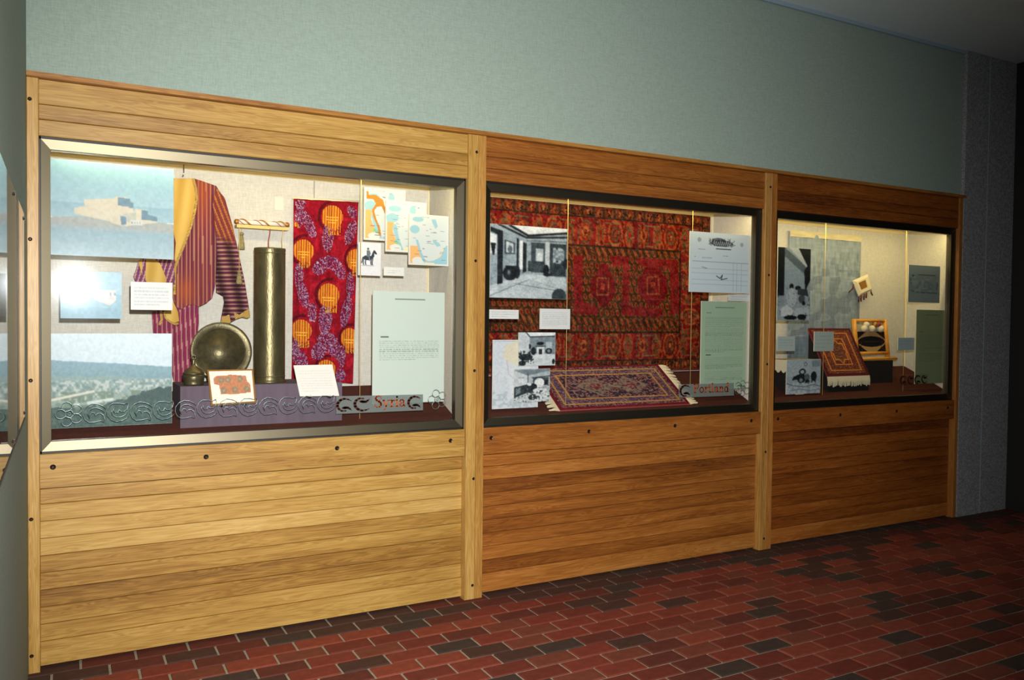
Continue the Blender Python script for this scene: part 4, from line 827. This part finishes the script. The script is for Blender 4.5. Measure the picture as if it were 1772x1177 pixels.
def fringe(parent, a_, b_, out, n, seed, wob=.3):
    r = random.Random(seed); V, Fc = [], []; a_, b_, out = map(np.array, (a_, b_, out)); st = (b_-a_)/n; up = np.cross(st, out); up = up/np.linalg.norm(up)*.003
    if up[2] < 0: up = -up
    for k in range(n):
        o_ = a_+st*k; L_ = out*r.uniform(.86, 1.08)+st*r.uniform(-wob, wob)*2; b0 = len(V)
        V += [o_+up*.2, o_+st+up*.2, o_+st*.9+L_*.55+up*1.4, o_+st*.1+L_*.55+up*1.4, o_+st*.75+L_, o_+st*.25+L_]
        V += [v-up*1.2 for v in V[b0:b0+6]]
        Fc += [[b0, b0+1, b0+2, b0+3], [b0+3, b0+2, b0+4, b0+5], [b0+6, b0+9, b0+8, b0+7], [b0+9, b0+11, b0+10, b0+8], [b0+4, b0+10, b0+11, b0+5], [b0+1, b0+7, b0+8, b0+2], [b0, b0+3, b0+9, b0+6], [b0+2, b0+8, b0+10, b0+4], [b0+3, b0+5, b0+11, b0+9]]
    return mk('fringe', V, Fc, M['fringe'], parent)
dz = np.array((0, 0, -.004))
fringe(lr, P[2]+dz, P[1]+dz, (.07, -.008, -.002), 26, 1); fringe(lr, P[3]+dz, P[0]+dz, (-.07, -.01, -.002), 26, 2)
V = [(x, y, z) for y, zt in ((.1, zf+.0005), (.44, zb-.011)) for x in (x0+.01, x1-.01) for z in (floorz(BAYS[1], y)-.003, zt)]
mk('support_wedge', V, [[0, 1, 3, 2], [4, 6, 7, 5], [1, 5, 7, 3], [0, 2, 6, 4], [0, 4, 5, 1], [2, 3, 7, 6]], M['brownfelt'], lr)

# ------------------------------------------------------------------ right case
def bazaar():
    I = Img(64, 120, (150, 166, 174)); D = (20, 26, 30); n = I.noise(24, 40)
    I.rect(0, 0, .2, .66, D); I.rect(.2, .04, .8, .64, (150, 170, 180)); I.poly([(.2, 0), (.9, .26), (.78, .34), (.2, .12)], (96, 110, 118)); I.poly([(.34, 0), (.62, 0), (.9, .22), (.86, .26)], (190, 202, 206)); I.poly([(.62, 0), (1, 0), (1, .42), (.84, .6), (.8, .3), (.9, .24)], D)
    I.ell(.42, .54, .07, .05, D); I.ell(.43, .68, .15, .13, (176, 190, 196)); I.ell(.62, .55, .09, .03, D); I.poly([(.6, .56), (.9, .56), (.95, .66), (.62, .64)], (52, 60, 64)); I.ell(.74, .7, .1, .06, (70, 80, 84)); I.ell(.8, .76, .05, .03, D)
    I.rect(0, .66, .2, .8, (140, 156, 164)); I.poly([(.1, .84), (.3, .78), (.5, .86), (.4, .97), (.12, .94)], (200, 210, 212)); I.poly([(.5, .84), (.98, .8), (.98, .98), (.52, .98)], (178, 194, 200)); I.ell(.4, .96, .2, .03, D); I.ell(.75, .95, .14, .04, D); I.put((I.Y > .55) & (n < .18), (56, 64, 68), .7); return I.blur().grain(22, 30, 60)
panel('photo_panel', 'tall black and white photograph of a seated craftsman in the right case', 'photograph', [(1346, 428), (1403.5, 430.5), (1401, 555), (1345, 555)], .13, bazaar(), group=PH)
def sheer():
    I = Img(100, 190, (146, 160, 170)); n = I.noise(10, 18); n2 = I.noise(40, 20); I.put(I.Y > .0, (138, 154, 170), .5); I.put((I.Y > .25) & (n > .5), (112, 126, 140), .7); I.put((I.Y > .12) & (I.Y < .3) & (n2 > .6), (118, 134, 146), .6); I.put((I.Y > .4) & (n < .4), (132, 150, 160), .7); I.put((I.Y > .75), (92, 110, 134), .6); return I.grain(22, 60, 20).grain(14, 10, 90)
P = corners([(1364, 401), (1487, 411), (1489, 640), (1364, 641)], .482, True); sc_ = empty('sheer_scarf', (P[2]+P[3])/2, 'large sheer blue-grey cloth hung on the back of the right case', 'cloth')
g = gridmesh('cloth', P, sheer(), M['cloth'], sc_, lambda X, Y: .004*np.sin(X*22+Y*2)); g.modifiers.new('thickness', 'SOLIDIFY').thickness = .002
w2 = P[1][0]-P[0][0]; gi = Img(40, 8, (214, 204, 164)).grain(26, 12, 3); gridmesh('top_hem', [P[0]+(0, -.006, .012), P[1]+(0, -.006, .012), P[1]+(0, -.006, -.035), P[0]+(0, -.006, -.035)], gi, M['cloth'], sc_, lambda X, Y: .005*np.sin(X*30)*Y)
# hanging pouch
q = [(1475.5, 486), (1502, 474.5), (1509, 502), (1486, 513)]; P = corners(q, .46, False); pu = empty('small_pouch', (P[2]+P[3])/2, 'small tilted white pouch with dark tassels hung on the back panel', 'pouch')
c_ = sum(P)/4; nn = np.array((0, -1, 0.)); V = P+[p-nn*.006 for p in P]+[p+(c_-p)*.25+nn*.012 for p in P]
mk('bag', V, [[4, 5, 6, 7]]+[[j, (j+1) % 4, 4+(j+1) % 4, 4+j] for j in range(4)]+[[j, (j+1) % 4, 8+(j+1) % 4, 8+j] for j in range(4)]+[[8, 11, 10, 9]], M['fringe'], pu)
mk('patch', [p+(c_-p)*.55+nn*.013+(P[0]-c_)*.1 for p in P], [[0, 3, 2, 1]], M['gold'], pu)
for (x_, y_), l_ in (((1487, 513), 10), ((1491, 511), 11), ((1496, 509), 10), ((1500, 507), 9), ((1507, 503), 8), ((1477, 492), 14)):
    tubes('tassel', [[atY(x_, y_, .455), atY(x_-1+.2*l_*(x_ > 1503), y_+l_*.5, .452), atY(x_-1+.45*l_*(x_ > 1503)-.5*l_*(x_ < 1480), y_+l_, .455)]], [.004, .007, .005], mat('tassel_dark', (92, 44, 36), .9) if not bpy.data.materials.get('tassel_dark') else bpy.data.materials['tassel_dark'], pu)
tubes('hanging_loop', [[atY(1502, 475, .47), atY(1498, 470, .495)]], .0015, M['cord'], pu)
def postcard():
    I = Img(60, 70, (124, 142, 148)); n = I.noise(14, 16); I.rect(.06, .24, .94, .76, (116, 134, 140)); I.rect(.3, .24, .86, .27, (82, 92, 92)); I.ell(.14, .29, .03, .04, (64, 72, 74)); I.line([(.06, .36), (.08, .5)], .015, (76, 86, 88)); I.line([(.06, .68), (.25, .72), (.9, .74), (.92, .42)], .012, (66, 78, 84)); I.ell(.5, .55, .3, .13, (98, 118, 130), .6); I.put((I.Y > .3) & (I.Y < .74) & (n > .62), (140, 156, 158), .6); return I
panel('postcard', 'grey-blue print with a thin drawn outline on the right case side wall', 'postcard', [(1572, 458), (1626.5, 461.5), (1626, 524.5), (1572, 523)], .125, postcard(), ma='paper')
panel('caption_card', 'small pale caption card above the lace box in the right case', 'card', [(1345, 582), (1376, 582.5), (1375.5, 607.5), (1345, 608)], .125, card(4, 44, 34, (176, 192, 188)), group=CC)
panel('caption_card', 'square pale caption card hung in front of the slanted rug', 'card', [(1409, 574.5), (1442.5, 573.5), (1442.5, 607.5), (1409, 608.5)], .125, card(4, 44, 44, (176, 192, 184), seed=9), group=CC)
panel('caption_card', 'small pale blue caption card left of the dark green text panel', 'card', [(1554, 584.5), (1582.5, 584.5), (1582, 606), (1554, 606)], .125, card(3, 40, 30, (166, 186, 190), seed=5), group=CC)
panel('text_panel', 'tall dark green text panel at the far right of the right case', 'text panel', [(1584.5, 536), (1638, 537), (1636.5, 662), (1584.5, 665)], .11, textpanel((140, 154, 114), [(.29, .30, 0), (.33, .56, 12), (.57, .7, 6)]), group=TX)
# slanted rug on a dark block
Q3 = [(1382, 569), (1456, 568), (1519, 647), (1447, 652)]; P = corners(Q3, [.36, .36, .17, .17], False)
zb0 = (P[2][2]+P[3][2])/2; zt0 = (P[0][2]+P[1][2])/2; xa, xb = (P[0][0]+P[3][0])/2, (P[1][0]+P[2][0])/2
P = [np.array(p) for p in ((xa, .36, zt0), (xb, .36, zt0), (xb, .17, zb0), (xa, .17, zb0))]
pb = empty('rug_block', ((xa+xb)/2, .27, floorz(BAYS[2], .17)), 'black slanted block under the small orange-lined rug', 'pedestal', 'black display blocks')
B3 = BAYS[2]; V = [(x, y, z) for y, zt in ((.17, zb0-.012), (.36, zt0-.012)) for x in (xa+.012, xb-.008) for z in (floorz(B3, y)-.002, zt)]
mk('block', V, [[0, 1, 3, 2], [4, 6, 7, 5], [1, 5, 7, 3], [0, 2, 6, 4], [0, 4, 5, 1], [2, 3, 7, 6]], M['dark'], pb)
sr = empty('slanted_rug', ((xa+xb)/2, .17, zb0-.012), 'small orange-lined rug with white fringe on the slanted black block', 'rug', 'oriental rugs')
V = P+[p-np.array((0, 0, .0115)) for p in P]; mk('edge', V, [[0, 3, 2, 1], [4, 5, 6, 7]]+[[j, (j+1) % 4, 4+(j+1) % 4, 4+j] for j in range(4)], M['red'], sr)
gridmesh('pile', [p+np.array((0, -.001, .0015)) for p in P], smallrug(1), M['pile'], sr)
fringe(sr, P[3]+(0, -.002, -.004), P[2]+(0, -.002, -.004), (0, -.008, -.074), 30, 4, .15)
# miniature loom on a block
LQ = [(1470, 553), (1528.5, 553), (1541, 622), (1487, 624)]; P = corners(LQ, [.37, .37, .33, .33], False)
lx0, lx1 = (P[0][0]+P[3][0])/2, (P[1][0]+P[2][0])/2; lz1 = (P[0][2]+P[1][2])/2; lz0 = (P[2][2]+P[3][2])/2
lm = empty('tabletop_loom', ((lx0+lx1)/2, .34, lz0), 'small honey-coloured wooden loom frame holding an unfinished dark rug', 'loom')
def lp(x, z, dy=0): t = (z-lz0)/(lz1-lz0); return np.array((x, .33+.04*t+dy, z))
def bar3(name, a_, b_, r_, ma): return tubes(name, [[a_, b_]], r_, M[ma], lm, 4)
t_ = .02
bar3('upright', lp(lx0+t_/2, lz0), lp(lx0+t_/2, lz1), .024, 'loomw'); bar3('upright', lp(lx1-t_/2, lz0), lp(lx1-t_/2, lz1), .024, 'loomw')
bar3('cross_bar', lp(lx0, lz1-.01), lp(lx1, lz1-.01), .014, 'loomw'); bar3('cross_bar', lp(lx0, lz0+.055, -.01), lp(lx1, lz0+.055, -.01), .012, 'loomw'); bar3('base_bar', lp(lx0-.005, lz0+.012, -.05), lp(lx1+.03, lz0+.012, -.05), .014, 'loomw')
H3 = lz1-lz0
box('base_board', lx0, lx1+.02, .27, .40, lz0-.0, lz0+.012, M['loomw'], lm)
def weave():
    I = Img(70, 70, (170, 140, 92)); n = I.noise(30, 30); D = (26, 24, 26)
    for cx, cy in ((0, 0), (1, 0), (0, 1), (1, 1)): I.put(np.abs(I.X-cx)/.34+np.abs(I.Y-cy)/.42 < 1, D)
    I.ell(.5, .5, .46, .27, D); I.ell(.5, .5, .3, .05, (44, 40, 40)); I.put((n > .7) & (np.abs(I.X-.5) > .3), (70, 36, 34)); return I
ya = .018
gridmesh('woven_panel', [lp(lx0+t_, lz1-H3*.30, -.004), lp(lx1-t_, lz1-H3*.30, -.004), lp(lx1-t_, lz0+.068, -.004), lp(lx0+t_, lz0+.068, -.004)], weave(), M['cloth'], lm)
gridmesh('warp', [lp(lx0+t_, lz1-.03, 0), lp(lx1-t_, lz1-.03, 0), lp(lx1-t_, lz1-H3*.30, 0), lp(lx0+t_, lz1-H3*.30, 0)], Img(30, 10, (170, 164, 140)), M['cloth'], lm)
mt = {'w': M['fringe'], 'r': M['red'], 'g': M['gold']}
def ball(c, r_, ma, lab):
    o = lathe('yarn_ball', [(r_*math.sin(math.pi*k/8)+.0002, r_-r_*math.cos(math.pi*k/8)) for k in range(9)], c, ma, lm, 14); o['label'] = lab
for k, (fx_, zz, r_, ma, lab) in enumerate(((.22, .225, .026, 'w', 'white yarn ball'), (.46, .225, .026, 'w', 'white yarn ball'), (.72, .225, .028, 'w', 'white yarn ball'), (.30, .13, .024, 'w', 'cream yarn ball'), (.56, .13, .024, 'g', 'gold yarn ball'), (.68, .12, .02, 'r', 'red yarn ball'))):
    ball(lp(lx0+(lx1-lx0)*fx_, lz1-H3*(zz)-r_, -.028), r_, mt[ma], lab)
pb2 = box('loom_block', lx0+.06, lx1-.04, .26, .40, floorz(B3, .25)-.002, lz0-.0005, M['dark']); tag(pb2, 'tall black block standing under the wooden loom', 'pedestal', 'black display blocks')
# lace covered box with photograph in front
bx0, bx1 = atY(1361, 624, .16)[0], atY(1420, 622, .16)[0]; bz = atY(1390, 622, .16)[2]
pb3 = box('lace_block', bx0+.012, bx1-.006, .166, .36, floorz(B3, .166)-.002, bz-.006, M['dark']); tag(pb3, 'low black block at the left end of the right case under lace', 'pedestal', 'black display blocks')
lc = empty('lace_cloth', ((bx0+bx1)/2, .26, bz-.006), 'cream lace-edged cloth draped over the low black block', 'cloth')
gi = Img(40, 30, (150, 128, 94)); gi.grain(50, 20, 14); gridmesh('top', [np.array(p) for p in ((bx0, .36, bz-.003), (bx1, .36, bz-.003), (bx1, .158, bz-.003), (bx0, .158, bz-.003))], gi, M['cloth'], lc)
V, Fc = [], []
for k in range(25):
    y_ = .158+.202*k/24; V += [(bx0, y_, bz-.003), (bx0-.003, y_, bz-.075-.022*abs(math.sin(k*math.pi/6)))]
for k in range(24): Fc.append([2*k, 2*k+2, 2*k+3, 2*k+1])
mk('side_drop', V, Fc, M['fringe'], lc).modifiers.new('thickness', 'SOLIDIFY').thickness = .003
a_ = [atY(1375, 676, .157), atY(1392, 675, .157), atY(1390, 688, .157), atY(1383, 696, .157), atY(1378, 689, .157)]
mk('lace_point', a_+[p+np.array((0, .003, 0)) for p in a_], [[0, 4, 3, 2, 1], [5, 6, 7, 8, 9]]+[[j, (j+1) % 5, 5+(j+1) % 5, 5+j] for j in range(5)], M['fringe'], lc)
a_ = [(bx0, .1575, bz-.003), (bx1, .1575, bz-.003), (bx1, .1575, a_[0][2]-.002), (bx0, .1575, a_[0][2]-.002)]; mk('front_drop', a_+[(x, y+.002, z) for x, y, z in a_], [[0, 3, 2, 1], [4, 5, 6, 7]]+[[j, (j+1) % 4, 4+(j+1) % 4, 4+j] for j in range(4)], M['fringe'], lc)
def cart():
    I = Img(70, 70, (156, 172, 180)); D = (28, 34, 40); n = I.noise(24, 24); I.put(I.Y < .5, (170, 186, 192)); I.poly([(.72, .05), (1, .02), (1, .2), (.76, .24)], (130, 146, 154)); I.ell(.55, .14, .05, .06, (96, 110, 118), 1, .4); I.ell(.46, .36, .1, .09, D, 1, .35); I.ell(.43, .55, .12, .14, D); I.ell(.42, .6, .05, .06, (130, 144, 150)); I.ell(.60, .52, .08, .1, (90, 104, 112)); I.ell(.61, .65, .07, .06, D); I.poly([(.15, .6), (.2, .5), (.34, .44), (.36, .58)], D); I.ell(.8, .5, .09, .14, D); I.line([(.75, .5), (.74, .72)], .015, D); I.line([(.84, .5), (.85, .7)], .015, D)
    I.put((I.Y > .68) & (n > .5), (190, 202, 206)); I.line([(0, .68), (.2, .76), (.5, .8), (.8, .74), (1, .8)], .012, (96, 110, 120)); I.line([(.1, .9), (.4, .86), (.7, .92), (1, .88)], .01, (120, 134, 142)); return I.blur().grain(30, 40, 40)
panel('photo_panel', 'small grey photograph of an ox cart propped before the lace-covered block', 'photograph', [(1361, 623), (1420, 621), (1419, 680.5), (1361, 682.5)], .145, cart(), group=PH)
